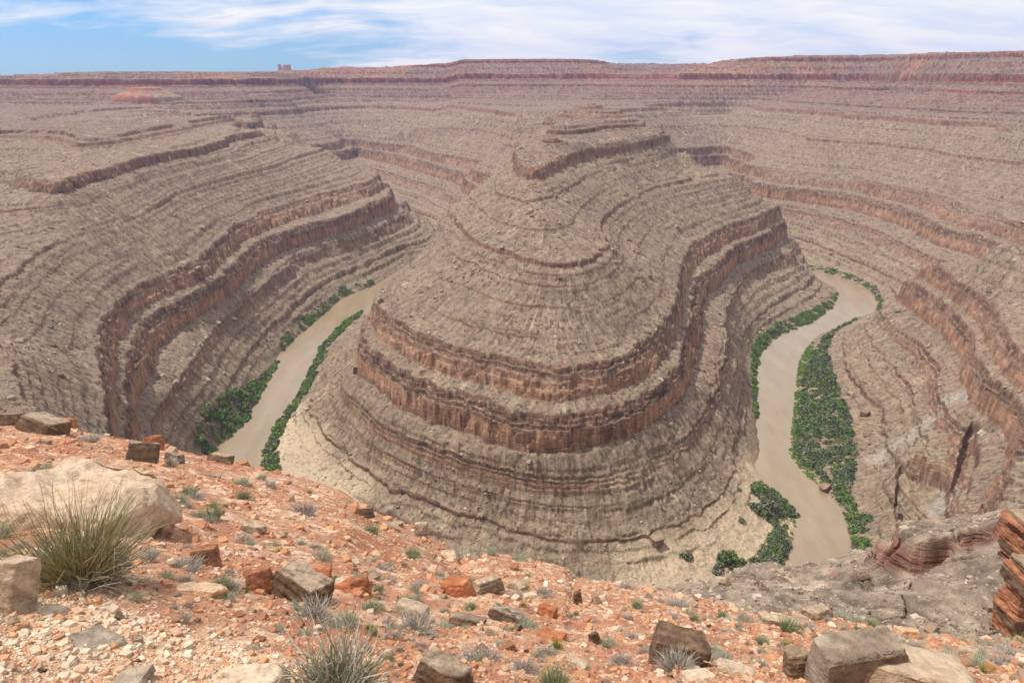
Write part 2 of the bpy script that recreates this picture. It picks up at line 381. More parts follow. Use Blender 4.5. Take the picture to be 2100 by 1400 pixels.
# ------------------------------------------------------------------ materials
def newmat(name):
    m=bpy.data.materials.new(name); m.use_nodes=True; nt=m.node_tree; nt.nodes.clear()
    out=nt.nodes.new('ShaderNodeOutputMaterial'); b=nt.nodes.new('ShaderNodeBsdfPrincipled')
    nt.links.new(b.outputs[0],out.inputs[0]); b.inputs['Roughness'].default_value=.95
    b.inputs['Specular IOR Level'].default_value=.12
    return m,nt,b
def noise(nt,scale,detail=4,rough=.6,vec=None):
    n=nt.nodes.new('ShaderNodeTexNoise'); n.inputs['Scale'].default_value=scale; n.inputs['Detail'].default_value=detail; n.inputs['Roughness'].default_value=rough
    if vec is not None: nt.links.new(vec,n.inputs['Vector'])
    return n.outputs['Fac']
def mrange(nt,v,a,b,c,d):
    n=nt.nodes.new('ShaderNodeMapRange'); nt.links.new(v,n.inputs[0])
    for i,x in enumerate((a,b,c,d)): n.inputs[i+1].default_value=x
    return n.outputs[0]
def mix(nt,f,a,b,mode='MIX'):
    n=nt.nodes.new('ShaderNodeMix'); n.data_type='RGBA'; n.blend_type=mode
    for s,v in ((n.inputs[0],f),(n.inputs[6],a),(n.inputs[7],b)):
        if hasattr(v,'node'): nt.links.new(v,s)
        elif isinstance(v,(int,float)): s.default_value=v
        else: s.default_value=(*v,1)
    return n.outputs[2]
def objco(nt): return nt.nodes.new('ShaderNodeTexCoord').outputs['Object']
def mapping(nt,vec,sc):
    n=nt.nodes.new('ShaderNodeMapping'); nt.links.new(vec,n.inputs[0]); n.inputs['Scale'].default_value=sc; return n.outputs[0]
def math_(nt,op,a,b):
    n=nt.nodes.new('ShaderNodeMath'); n.operation=op
    for i,v in enumerate((a,b)):
        if hasattr(v,'node'): nt.links.new(v,n.inputs[i])
        else: n.inputs[i].default_value=v
    return n.outputs[0]
def bump(nt,b,h,strength,dist):
    n=nt.nodes.new('ShaderNodeBump'); n.inputs['Strength'].default_value=strength; n.inputs['Distance'].default_value=dist
    nt.links.new(h,n.inputs['Height']); nt.links.new(n.outputs[0],b.inputs['Normal'])
def attr(nt):
    a=nt.nodes.new('ShaderNodeAttribute'); a.attribute_name='Col'; return a

def mat_terrain():
    m,nt,b=newmat('layered_rock'); co=objco(nt); a=attr(nt); cl=a.outputs['Alpha']
    n1=noise(nt,.9,5,.65,co); n2=noise(nt,.28,4,.6,co)
    strat=noise(nt,1.0,4,.65,mapping(nt,co,(.13,.13,1.3)))      # thin beds
    vert=noise(nt,1.0,4,.6,mapping(nt,co,(.55,.55,.05)))        # joints and drip stains
    n3=noise(nt,7.,4,.65,co); f1=math_(nt,'MULTIPLY',mrange(nt,n1,.3,.7,.74,1.22),mrange(nt,n3,.3,.7,.72,1.25))
    fs=mrange(nt,strat,.35,.65,.72,1.2); fv=mrange(nt,vert,.35,.65,.86,1.10)
    fc=math_(nt,'MULTIPLY',fs,fv)
    f=nt.nodes.new('ShaderNodeMix'); nt.links.new(cl,f.inputs[0]); nt.links.new(f1,f.inputs[2]); nt.links.new(fc,f.inputs[3])
    c=nt.nodes.new('ShaderNodeVectorMath'); c.operation='SCALE'; nt.links.new(a.outputs['Color'],c.inputs[0]); nt.links.new(f.outputs[0],c.inputs['Scale'])
    nt.links.new(c.outputs[0],b.inputs['Base Color'])
    h1=math_(nt,'ADD',math_(nt,'ADD',math_(nt,'MULTIPLY',n1,.7),n2),math_(nt,'MULTIPLY',n3,.22))
    h2=math_(nt,'ADD',math_(nt,'MULTIPLY',strat,1.4),math_(nt,'MULTIPLY',vert,.7))
    h=nt.nodes.new('ShaderNodeMix'); nt.links.new(cl,h.inputs[0]); nt.links.new(h1,h.inputs[2]); nt.links.new(h2,h.inputs[3])
    bump(nt,b,h.outputs[0],.8,1.2)
    return m
def mat_attr(name,rough=.95,ns=3.,amp=.25,bs=.4,bd=.05,trans=False,bns=None):
    m,nt,b=newmat(name); co=objco(nt); a=attr(nt)
    n1=noise(nt,ns,5,.65,co); f1=mrange(nt,n1,.3,.7,1-amp,1+amp)
    c=nt.nodes.new('ShaderNodeVectorMath'); c.operation='SCALE'; nt.links.new(a.outputs['Color'],c.inputs[0]); nt.links.new(f1,c.inputs['Scale'])
    nt.links.new(c.outputs[0],b.inputs['Base Color']); b.inputs['Roughness'].default_value=rough
    if bs: bump(nt,b,noise(nt,bns or ns*2,5,.65,co),bs,bd)
    return m
M_TER=mat_terrain()
def mat_water():
    m,nt,b=newmat('muddy_water'); co=objco(nt)
    n=noise(nt,1.,5,.6,mapping(nt,co,(.07,.018,1)))
    nt.links.new(mix(nt,mrange(nt,n,.35,.65,0,1),(.27,.196,.116),(.325,.243,.150)),b.inputs['Base Color'])
    b.inputs['Roughness'].default_value=.16; b.inputs['Specular IOR Level'].default_value=.5
    bump(nt,b,noise(nt,.9,3,.6,mapping(nt,co,(1,.6,1))),.3,.3)
    return m
M_WATER=mat_water()

# ------------------------------------------------------------------ sky, sun, camera
SUN_EL,SUN_AZ=R(61),R(-78)         # azimuth from +Y towards +X; the sun stands high on the left
w=bpy.data.worlds.new('World'); scene.world=w; w.use_nodes=True; nt=w.node_tree; nt.nodes.clear()
out=nt.nodes.new('ShaderNodeOutputWorld')
sky=nt.nodes.new('ShaderNodeTexSky'); sky.sky_type='NISHITA'; sky.sun_disc=False; sky.sun_elevation=SUN_EL; sky.sun_rotation=SUN_AZ
sky.altitude=1400; sky.air_density=1.0; sky.dust_density=.3; sky.ozone_density=2.5
bg=nt.nodes.new('ShaderNodeBackground'); bg.inputs[1].default_value=.10
cb=nt.nodes.new('ShaderNodeBackground'); cb.inputs[1].default_value=.90
co=nt.nodes.new('ShaderNodeTexCoord').outputs['Generated']
sep=nt.nodes.new('ShaderNodeSeparateXYZ'); nt.links.new(co,sep.inputs[0])
zz=math_(nt,'ADD',math_(nt,'MAXIMUM',sep.outputs[2],0.0),.20)
cx=math_(nt,'DIVIDE',sep.outputs[0],zz); cy=math_(nt,'DIVIDE',sep.outputs[1],zz)
cmb=nt.nodes.new('ShaderNodeCombineXYZ'); nt.links.new(cx,cmb.inputs[0]); nt.links.new(cy,cmb.inputs[1])
wn=nt.nodes.new('ShaderNodeTexNoise'); wn.inputs['Scale'].default_value=.8; wn.inputs['Detail'].default_value=3; nt.links.new(cmb.outputs[0],wn.inputs['Vector'])
wv=nt.nodes.new('ShaderNodeVectorMath'); wv.operation='MULTIPLY_ADD'; nt.links.new(wn.outputs['Color'],wv.inputs[0]); wv.inputs[1].default_value=(.75,.75,0); nt.links.new(cmb.outputs[0],wv.inputs[2])
c1=noise(nt,.85,6,.62,mapping(nt,wv.outputs[0],(.7,.8,1)))
c2=noise(nt,2.6,5,.6,mapping(nt,wv.outputs[0],(.55,1.2,1)))
cov=math_(nt,'ADD',math_(nt,'MULTIPLY',c1,.62),math_(nt,'MULTIPLY',c2,.38))
# the bank of cloud lies to the right; clear sky low on the left
tilt=mrange(nt,cx,-2.5,0.1,-.15,.12)
tilt2=mrange(nt,sep.outputs[2],.0,.115,-.03,.07)
cov=math_(nt,'ADD',cov,math_(nt,'ADD',tilt,tilt2))
fac=mrange(nt,cov,.43,.575,0,.98)
cc=mix(nt,mrange(nt,c2,.35,.65,0,1),(.74,.83,1.0),(1.03,1.02,1.0)); nt.links.new(cc,cb.inputs[0])
mx=nt.nodes.new('ShaderNodeMixShader'); nt.links.new(fac,mx.inputs[0]); nt.links.new(bg.outputs[0],mx.inputs[1]); nt.links.new(cb.outputs[0],mx.inputs[2])
hs=nt.nodes.new('ShaderNodeMix'); hs.data_type='RGBA'; hs.blend_type='MULTIPLY'; hs.inputs[0].default_value=1; nt.links.new(sky.outputs[0],hs.inputs[6]); nt.links.new(mix(nt,mrange(nt,sep.outputs[2],0,.25,0,1),(.42,.76,1.16),(.72,.92,1.10)),hs.inputs[7])
nt.links.new(hs.outputs[2],bg.inputs[0]); nt.links.new(mx.outputs[0],out.inputs[0])
sd=bpy.data.lights.new('sun','SUN'); sd.energy=3.7; sd.angle=R(.8); sd.color=(1,.955,.88)
so=bpy.data.objects.new('sun',sd); COL.objects.link(so)
sv=Vector((math.sin(SUN_AZ)*math.cos(SUN_EL),math.cos(SUN_AZ)*math.cos(SUN_EL),math.sin(SUN_EL)))
so.rotation_euler=sv.to_track_quat('Z','Y').to_euler(); so.location=(0,0,900)
cd=bpy.data.cameras.new('camera'); cam=bpy.data.objects.new('camera',cd); COL.objects.link(cam); scene.camera=cam
cd.sensor_width=36; cd.lens=F/2100*36; cd.clip_start=.05; cd.clip_end=80000
cam.location=(0,0,CZ); cam.rotation_euler=(math.pi/2-P,0,0)
vs=scene.view_settings; scene.display_settings.display_device='sRGB'
vs.view_transform='Standard'; vs.look='None'; vs.exposure=0.17; vs.gamma=1; vs.use_curve_mapping=False
scene.cycles.max_bounces=5; scene.cycles.diffuse_bounces=3; scene.cycles.use_denoising=True
# ------------------------------------------------------------------ split the land into its named pieces
idx=np.arange(NA*NR).reshape(NA,NR)
quads=np.stack([idx[:-1,:-1],idx[1:,:-1],idx[1:,1:],idx[:-1,1:]],-1).reshape(-1,4)
quads=quads[:,::-1]
V=np.stack([TX,TY,TZ],-1).reshape(-1,3); C=TC.reshape(-1,4)
qc=V[quads].mean(1)
ridge_poly=RV[1][::-1][:0]+[p for p in RV[1]]+[(-60,1480),(60,1700),(250,1760),(390,1680)]+[p for p in RV[2]][::-1]+RV[5][::-1]
west_poly=[(-3000,-50),(-262,330)]+RV[0]+[(-900,2300),(-3000,2300)]
east_poly=[(3000,-50),(228,310)]+RV[3]+[(560,2000),(700,2150),(3000,2150)]
reg=np.full(len(quads),3)
reg[qc[:,1]>1980]=4
reg[inpoly(qc[:,0],qc[:,1],west_poly)&(qc[:,1]<1950)]=1
reg[inpoly(qc[:,0],qc[:,1],east_poly)&(qc[:,1]<1980)]=2
reg[inpoly(qc[:,0],qc[:,1],ridge_poly)]=0
for k,nm in enumerate(['canyon_ridge','west_canyon_wall','east_canyon_wall','canyon_floor','far_mesas']):
    f=quads[reg==k]; u,inv=np.unique(f,return_inverse=True)
    me=mesh_np(nm,V[u],inv.reshape(-1,4),M_TER,C[u],smooth=True)
    tag(link(nm,me),kind='structure')
# plain out to the horizon
bm=bmesh.new(); 
ring=[[bm.verts.new((math.sin(t)*r,math.cos(t)*r,z)) for t in np.linspace(0,2*math.pi,97)[:-1]] for r,z in ((3200,150),(4000,190),(5200,200),(6200,200))]
for a,b in zip(ring,ring[1:]):
    for i in range(96): bm.faces.new((a[i],a[(i+1)%96],b[(i+1)%96],b[i]))
me=bpy.data.meshes.new('desert_plain'); bm.to_mesh(me); bm.free()
m,nt_,b=newmat('desert_soil'); nt_.links.new(mix(nt_,noise(nt_,.004,6,.6,objco(nt_)),(.26,.19,.14),(.34,.23,.16)),b.inputs['Base Color']); me.materials.append(m)
tag(link('desert_plain',me),kind='structure')
# the river: one muddy sheet that fills the bed
gx=np.linspace(-760,700,60); gy=np.linspace(200,2050,70); A,B=np.meshgrid(gx,gy,indexing='ij')
wv_=np.stack([A,B,0*A],-1).reshape(-1,3); ii=np.arange(A.size).reshape(A.shape)
wf=np.stack([ii[:-1,:-1],ii[1:,:-1],ii[1:,1:],ii[:-1,1:]],-1).reshape(-1,4)
# keep only the cells near water
near_w=np.zeros(len(wf),bool)
wc=wv_[wf].mean(1)
for q in RV: near_w|=seg_d(wc[:,0],wc[:,1],q)<60
wf=wf[near_w]
tag(link('river',mesh_np('river',wv_,wf,M_WATER)),kind='structure')
# ------------------------------------------------------------------ the red slope at the viewpoint
RIM=[(-60,862,34),(0,865,33),(100,872,32),(200,890,31),(300,907,30),(420,935,29),(520,960,28),(620,980,27),(700,1005,26),(760,1045,25),(860,1087,24),(920,1122,23),(945,1138,22.5),(1000,1130,22.5),(1060,1142,22),(1160,1162,21.5),(1175,1182,21),(1250,1192,21),(1330,1204,20),(1420,1222,19.5),(1560,1258,18.5),(1700,1258,18),(1760,1276,17.5),(1900,1302,17),(2000,1312,16),(2100,1316,15),(2200,1325,14)]
BOT=[(-60,1400,3.7),(0,1400,3.8),(525,1400,4.5),(1050,1400,5.0),(1575,1400,5.3),(2100,1400,5.6),(2200,1400,5.7)]
_r=np.array([bpy_(*q) for q in RIM]); _b=np.array([bpy_(*q) for q in BOT])
_rk=_r[:,0]/_r[:,1]; _bk=_b[:,0]/_b[:,1]
# rim line spoken in world space: distance and height against bearing
def fg_base(x,y):
    k=x/np.maximum(y,.05)
    yr=np.interp(k,_rk,_r[:,1]); zr=np.interp(k,_rk,_r[:,2]); yb=np.interp(k,_bk,_b[:,1]); zb=np.interp(k,_bk,_b[:,2])
    t=(y-yb)/(yr-yb); z=zb+(zr-zb)*t
    over=np.maximum(y-yr,0); z=z-over*.75-over**2*.06
    return z,t
def fg(x,y):
    x=np.asarray(x,np.float32); y=np.asarray(y,np.float32)
    z,t=fg_base(x,y); d=np.hypot(x,y)
    fade=np.clip(d/10,.25,1.2)
    z=z+(.20*fbm(x/2.6,y/2.6,1,3)*fade+.09*fbm(x/.8,y/.8,4,2)*np.clip(d/8,.3,1.3))*sst(1.25,.9,t)*(.55+.45*sst(1,.7,t))
    z=z+.03*fbm(x/.22,y/.22,2,2)+.012*vn(x/.06,y/.06,6)
    return z
_ym=np.exp(np.linspace(math.log(1.2),math.log(44),5000))
def fgpt(u,v):
    x,dy,dz=ray(u,v); t=_ym/dy; xx=x*t; zz=CZ+dz*t
    h=fg_base(xx,_ym)[0]; m=np.nonzero(zz<h)[0]
    i=m[0] if len(m) else int(np.argmin(zz-h))
    return float(xx[i]),float(_ym[i])
PALE=[fgpt(u,v) for u,v in ((-80,1150),(60,1215),(160,1225),(330,1265),(430,1300),(540,1320),(600,1350),(610,1399))]+[(-1.2,2.6),(-5,2.6)]
nfa,nfr=1400,1000
fa=np.linspace(R(-60),R(60),nfa); fr=np.exp(np.linspace(math.log(2.6),math.log(46),nfr))
FX=(np.sin(fa)[:,None]*fr[None]).astype(np.float32); FY=(np.cos(fa)[:,None]*fr[None]).astype(np.float32)
FZ=fg(FX,FY)
def e_(a): return a[...,None]
def fg_color(x,y):
    c=lambda r,g,b: np.array([r,g,b],np.float32)
    b1=fbm(x/1.7,y/1.7,0,3); b2=fbm(x/.45,y/.45,3,3); b3=vn(x/.11,y/.11,5); b4=vn(x/.045,y/.045,2)
    col=lerp(c(.378,.168,.094)+0*e_(x),c(.445,.243,.148),e_(sst(-.5,.5,b1+.6*b2)))
    col=lerp(col,c(.56,.37,.245),e_(sst(.05,.5,b2+.35*b3+.3*b1)*.75))
    col=lerp(col,c(.66,.49,.345),e_(sst(.45,.75,b3+.5*b2)*.55))
    pale=inpoly(x+.25*b1,y+.4*b1,PALE).astype(np.float32)
    pc=lerp(c(.60,.345,.20)+0*e_(x),c(.74,.55,.37),e_(sst(-.2,.45,b2+.3*b3)))
    col=lerp(col,pc,e_(pale*.85))
    return np.clip(col*e_(1+.16*b3+.10*b4),.02,.92)
ii=np.arange(nfa*nfr).reshape(nfa,nfr)
fq=np.stack([ii[:-1,:-1],ii[1:,:-1],ii[1:,1:],ii[:-1,1:]],-1).reshape(-1,4)[:,::-1]
M_SOIL=mat_attr('red_soil',ns=22.,amp=.22,bs=.7,bd=.03,bns=45.)
me=mesh_np('red_hillside',np.stack([FX,FY,FZ],-1).reshape(-1,3),fq,M_SOIL,fg_color(FX,FY).reshape(-1,3),smooth=True)
tag(link('red_hillside',me),kind='structure')

# ------------------------------------------------------------------ rocks
from mathutils import noise as mn
def hull(pts,cuts=0,amp=0,lay=0,seed=0,size=1.):
    bm=bmesh.new()
    for p in pts: bm.verts.new(p)
    r=bmesh.ops.convex_hull(bm,input=bm.verts)
    bmesh.ops.delete(bm,geom=[g for g in r['geom_interior'] if isinstance(g,bmesh.types.BMVert)],context='VERTS')
    bmesh.ops.dissolve_limit(bm,angle_limit=R(4),verts=bm.verts,edges=bm.edges)
    if cuts:
        bmesh.ops.bevel(bm,geom=list(bm.edges),offset=.035*size,segments=2,affect='EDGES',profile=.6)
        bmesh.ops.triangulate(bm,faces=bm.faces)
        for k in range(cuts):
            L_=[e for e in bm.edges if e.calc_length()>size*(.30 if k==0 else .16 if k==1 else .085 if k==2 else .05)]
            bmesh.ops.subdivide_edges(bm,edges=L_,cuts=1); bmesh.ops.triangulate(bm,faces=[f for f in bm.faces if len(f.verts)>3])
        bm.normal_update()
        for v in bm.verts:
            q=v.co/size
            n=mn.fractal(q*2.2+Vector((seed,0,0)),1.,2.,4)*amp+mn.fractal(q*9+Vector((seed,5,0)),1.,2.,3)*amp*.35
            l=lay*(mn.noise(Vector((seed*3.1,q.x*.6,q.z*11+q.x*.5)))+.5*mn.noise(Vector((seed,q.y*.5,q.z*27)))) * (1-abs(v.normal.z))
            v.co+=v.normal*(n+l)*size
    bm.normal_update(); return bm
def rock_pts(W_,D_,H_,jit,rs,n=5,round_=0.):
    p=[]
    for sx in (-1,1):
        for sy in (-1,1):
            for sz in (0,1):
                j=rs.uniform(-jit,jit,3); tp=1-(.12 if sz else 0)
                p.append(((sx*tp+j[0])*W_/2,(sy*tp+j[1])*D_/2,(sz+j[2]*.6*(sz))*H_))
    for k in range(n):
        a=rs.uniform(0,2*math.pi); z=rs.uniform(.1,.95); f=rs.uniform(.95,1.12)
        p.append((math.cos(a)*W_/2*f*(1.05),math.sin(a)*D_/2*f*1.05,z*H_))
    if round_:
        p=[(x*(1-round_*abs(z/H_-.5)),y*(1-round_*abs(z/H_-.5)),z) for x,y,z in p]
    return p
PALS={'flesh':((.45,.29,.18),(.60,.43,.29)),'red':((.40,.135,.060),(.50,.20,.10)),'redbrown':((.27,.105,.055),(.40,.17,.085)),'brown':((.15,.092,.055),(.27,.18,.112)),'dark':((.115,.07,.045),(.22,.135,.085)),
      'tan':((.38,.265,.165),(.52,.39,.265)),'pale':((.55,.385,.25),(.68,.52,.36)),'grey':((.25,.19,.135),(.36,.285,.21)),'orange':((.55,.30,.16),(.62,.38,.22))}
M_ROCK=mat_attr('weathered_rock',ns=7.,amp=.28,bs=.9,bd=.07,bns=11.)
def paint(me,pal,seed,topdust=.0,face_shade=0.,pits=False):
    n=len(me.vertices); co=np.empty(n*3,np.float32); me.vertices.foreach_get('co',co); co=co.reshape(-1,3)
    no=np.empty(n*3,np.float32); me.vertices.foreach_get('normal',no); no=no.reshape(-1,3)
    a,b=[np.array(q,np.float32) for q in PALS[pal]]
    s=max(co.max(0)-co.min(0)); q=co/s*4
    f=fbm(q[:,0]*1.7+q[:,2]+seed*3.3,q[:,1]*1.7+q[:,2]*2+seed,seed&7,4); g=vn(q[:,0]*.8+seed,q[:,2]*7+q[:,1]*.6,(seed+3)&7)
    c=lerp(a[None]+0*co,b[None],e_(sst(-.4,.4,f+.35*g)))
    if topdust: c=lerp(c,np.array((.62,.47,.33),np.float32),e_(topdust*sst(.45,.85,no[:,2]+.3*f)))
    if face_shade: c=lerp(c,np.array((.115,.070,.045),np.float32),e_(face_shade*sst(.1,-.35,no[:,1]+.25*no[:,0]*0+.35*f)))  # shade painted into the colour of faces turned towards the viewer
    if pits: c=lerp(c,np.array((.34,.20,.12),np.float32),e_(sst(.30,.55,fbm(q[:,0]*5+q[:,2]*3,q[:,1]*5,3,3))*.75))
    cc=np.ones((n,4),np.float32); cc[:,:3]=np.clip(c,.02,.9)
    at=me.color_attributes.new('Col','FLOAT_COLOR','POINT'); at.data.foreach_set('color',cc.ravel())
RS=np.random.default_rng(21)
def boulder(name,label,u,vb,wp,hp,pal='brown',dr=.7,yaw=None,tilt=(0,0),jit=.16,lay=.012,amp=.040,cuts=4,sink=.12,dust=.35,varn=0.,n=4,cat='boulder',group=None,flat=None,seed=None,pits=False):
    global _seed
    sd=seed if seed is not None else int(RS.integers(1,9999)); rs=np.random.default_rng(sd)
    x,y=fgpt(u,min(vb,1399)); slant=math.sqrt(x*x+y*y+(CZ-fg_base(x,y)[0])**2)
    W_=wp*slant/F*.92; h=hp*slant/F; D_=dr*W_
    H_=flat*W_ if flat else max(.3*h,(h-.62*D_)/.76)
    if vb>1399:                      # foot lies outside the frame: step down the slope
        y-= (vb-1399)*slant/F*.9
    y+=D_*.35
    bm=hull(rock_pts(W_,D_,H_*(1+sink),jit,rs,n),cuts,amp,lay,sd%50,max(W_,H_))
    me=bpy.data.meshes.new(name); bm.to_mesh(me); bm.free(); me.materials.append(M_ROCK)
    me.set_sharp_from_angle(angle=R(32))
    for p in me.polygons: p.use_smooth=True
    paint(me,pal,sd%17,dust,varn,pits)
    o=link(name,me); z=float(fg(np.array([x]),np.array([y]))[0])
    o.location=(x,y,z-H_*sink); yw=yaw if yaw is not None else rs.uniform(-40,40)
    o.rotation_euler=(R(tilt[0]-22),R(tilt[1]),R(yw)); o.rotation_mode='XYZ'
    return tag(o,label,cat,group)
B=boulder
B('boulder','large flat pale pitted rock at the left edge behind the tall green bush',75,1085,265,200,'flesh',dr=1.0,yaw=-8,tilt=(8,7),jit=.22,lay=.010,amp=.065,cuts=6,dust=.5,flat=.29,n=14,pits=True,seed=11)
B('boulder','upright pale block with brown right face at the left edge below the green bush',2,1258,58,165,'tan',dr=.9,yaw=-14,jit=.12,lay=.014,cuts=5,dust=.6,varn=.25,flat=1.5,seed=12)
B('boulder','big grey brown upright slab at the bottom right, behind the pale grained block',1752,1428,182,170,'grey',dr=.42,yaw=12,tilt=(14,0),jit=.10,lay=.008,cuts=5,dust=.05,varn=.35,flat=.47,seed=13,amp=.03)
B('sandstone_block','long pale grained sandstone block lying in front of the big grey brown slab',1825,1455,230,90,'tan',dr=.50,yaw=-16,tilt=(8,2),jit=.07,lay=.020,amp=.018,cuts=5,dust=.4,flat=.27,seed=14,cat='rock')
B('boulder','small brown cracked rock standing close against the left side of the big grey brown slab',1640,1396,42,64,'brown',dr=.8,yaw=6,lay=.03,dust=.1,flat=1.2,seed=15)
B('boulder','dark brown rounded boulder leaning behind a grey bush, lower right of the slope',1392,1366,112,80,'dark',dr=.6,yaw=-10,tilt=(18,6),lay=.006,dust=.0,flat=.62,seed=16)
B('sandstone_block','brown split sandstone block with a dark right face, middle of the red slope',602,1222,112,62,'brown',dr=.7,yaw=-32,tilt=(6,10),jit=.07,lay=.022,cuts=5,dust=.5,varn=.75,flat=.48,seed=17,cat='rock')
B('boulder','dark red cracked boulder beside the brown split block',530,1210,52,56,'redbrown',dr=.8,yaw=28,lay=.015,dust=0,flat=.8,seed=18)
B('boulder','tilted smooth red block with a flat sunlit face, middle of the slope',940,1229,62,54,'red',dr=.62,yaw=-24,tilt=(12,-14),jit=.08,lay=.006,dust=.0,flat=.62,seed=19)
B('boulder','large brown boulder with a dark hollow front on the left rim of the slope',282,950,56,60,'brown',dr=.8,yaw=18,tilt=(-6,12),lay=.008,dust=.5,varn=.9,flat=.72,seed=20)
B('boulder','rounded reddish rock just behind the hollow brown boulder on the left rim',312,922,34,32,'redbrown',dr=.8,lay=.006,dust=0,flat=.8,seed=22,n=9)
B('sandstone_slab','broad tilted brown slab on the far left rim with a shadowed left face',72,892,70,36,'brown',dr=.8,yaw=-14,tilt=(2,14),jit=.06,lay=.02,dust=.5,varn=.6,flat=.34,seed=23,cat='rock')
B('boulder','dark brown block at the very left end of the rim',12,872,40,32,'dark',dr=.7,yaw=6,lay=.012,dust=.2,flat=.55,seed=24)
B('sandstone_slab','flat red slab behind the broad tilted slab on the left rim',98,876,62,20,'red',dr=.8,yaw=-6,lay=.01,dust=0,flat=.22,seed=25,cat='rock')
B('sandstone_slab','flat brown slab on the rim in front of the left river bend',446,950,50,22,'brown',dr=.5,yaw=-18,lay=.02,dust=.5,varn=.5,flat=.32,seed=26,cat='rock')
B('boulder','small brown block on the left rim right of the hollow boulder',350,944,34,24,'brown',dr=.7,yaw=-20,dust=.4,varn=.6,flat=.55,seed=27)
B('boulder','red brown boulder with a dark hollow front above grey cushion shrubs',416,1162,48,40,'redbrown',dr=.8,yaw=10,lay=.004,dust=0,varn=.6,flat=.72,seed=28,n=8)
B('boulder','brown two part boulder at the bottom edge, centre of the frame',905,1412,104,70,'brown',dr=.6,yaw=-24,tilt=(4,8),jit=.1,lay=.014,cuts=5,dust=.45,varn=.5,flat=.46,seed=29)
B('sandstone_block','tan squared block with a shadowed side in the middle of the slope',1000,1222,58,32,'tan',dr=.7,yaw=34,tilt=(0,6),jit=.07,lay=.02,dust=.5,varn=.7,flat=.42,seed=30,cat='rock')
B('sandstone_slab','long grey brown slab with a dark thick front edge',1036,1268,74,36,'grey',dr=.6,yaw=-24,tilt=(0,6),jit=.07,lay=.02,dust=.3,varn=.9,flat=.28,seed=31,cat='rock')
B('sandstone_slab','dark brown low slab left of the long grey brown slab',958,1278,76,26,'dark',dr=.5,yaw=-12,lay=.02,dust=.3,flat=.26,seed=32,cat='rock')
B('boulder','orange red block next to a pale square stone on the slope',1122,1262,38,26,'red',dr=.7,yaw=-30,lay=.004,dust=0,flat=.6,seed=33)
B('sandstone_block','pale cream square stone with a flat top in the middle right of the slope',1088,1240,30,26,'pale',dr=.7,yaw=20,lay=.01,dust=.7,flat=.55,seed=34,cat='rock')
B('boulder','narrow dark fin of rock standing upright on the slope',1186,1244,18,28,'dark',dr=.6,yaw=10,lay=.01,dust=0,flat=1.5,seed=35)
B('boulder','small dark brown upright rock above a pale slab near the bottom',1222,1322,20,22,'dark',dr=.7,lay=.006,dust=0,flat=1.1,seed=36)
B('sandstone_slab','pale tilted slab with a shadow under its lip, low centre right',1186,1362,40,26,'tan',dr=.7,yaw=-26,tilt=(0,10),lay=.01,dust=.5,flat=.3,seed=37,cat='rock')
B('sandstone_slab','flat red slab half buried in the slope, low centre',1132,1306,58,28,'red',dr=.7,yaw=-24,lay=.004,dust=0,flat=.2,seed=38,cat='rock')
B('boulder','squared tan pillar stub on the rim edge above the river bend',864,1102,30,34,'tan',dr=.7,yaw=8,jit=.06,lay=.03,dust=.1,varn=.3,flat=1.05,seed=39)
B('sandstone_slab','broken ledge of brown slabs on the rim left of the pillar stub',738,1052,52,26,'brown',dr=.5,yaw=-18,tilt=(0,-10),lay=.03,dust=.4,varn=.6,flat=.35,seed=40,cat='rock')
B('boulder','rust red block in the lower right corner of the slope',1966,1396,44,34,'red',dr=.8,yaw=20,lay=.006,dust=0,flat=.72,seed=41)
B('sandstone_slab','thin layered tan slab near the right rim',1602,1296,84,22,'tan',dr=.5,yaw=-8,tilt=(0,4),jit=.07,lay=.03,dust=.4,varn=.3,flat=.22,seed=42,cat='rock')
B('sandstone_slab','brown flat slab with a small pile on the right rim edge',1682,1274,54,22,'brown',dr=.6,yaw=14,lay=.02,dust=.4,flat=.3,seed=43,cat='rock')
B('boulder','tan pointed rock on the rim right of the big slab',1872,1310,44,24,'orange',dr=.7,yaw=-10,lay=.01,dust=.3,flat=.5,seed=44)
B('sandstone_slab','pale flat slab at the bottom edge left of the dark leaning boulder',1436,1405,66,28,'pale',dr=.7,yaw=12,lay=.012,dust=.6,flat=.22,seed=45,cat='rock')
B('sandstone_slab','tan layered slab left of the grey brown upright slab, bottom right',1510,1388,74,24,'tan',dr=.6,yaw=-20,lay=.02,dust=.5,flat=.2,seed=46,cat='rock')
B('sandstone_slab','smooth grey slab set in pale gravel at the bottom left',165,1320,92,56,'grey',dr=.9,yaw=-26,jit=.1,lay=.003,dust=.0,flat=.12,seed=47,cat='rock')
B('sandstone_slab','long grey upright slab edge in pale gravel at the bottom left',240,1412,58,110,'grey',dr=1.9,yaw=12,jit=.1,lay=.004,dust=.2,flat=.22,seed=48,cat='rock')
B('boulder','cream coloured crumbling rock patch at the bottom edge left of the twiggy bush',490,1412,140,84,'pale',dr=.8,yaw=14,lay=.004,amp=.03,cuts=5,dust=.7,flat=.16,seed=49,n=9,pits=True)
B('sandstone_slab','red slab leaning beside the white stone, centre of the slope',720,1206,70,46,'red',dr=.8,yaw=-18,tilt=(0,-8),lay=.004,dust=0,flat=.18,seed=50,cat='rock')
B('boulder','small white rounded stone lying on a red slab',697,1194,26,20,'pale',dr=.8,lay=.004,dust=.6,flat=.6,seed=51,n=8,sink=-.25)
B('boulder','dull red wedge shaped rock right of the white stone',738,1212,40,40,'redbrown',dr=.7,yaw=28,lay=.01,dust=0,flat=.75,seed=52)
B('sandstone_slab','long flat red slab above the brown split block',640,1164,74,20,'red',dr=.5,yaw=-6,lay=.008,dust=.1,flat=.2,seed=53,cat='rock')
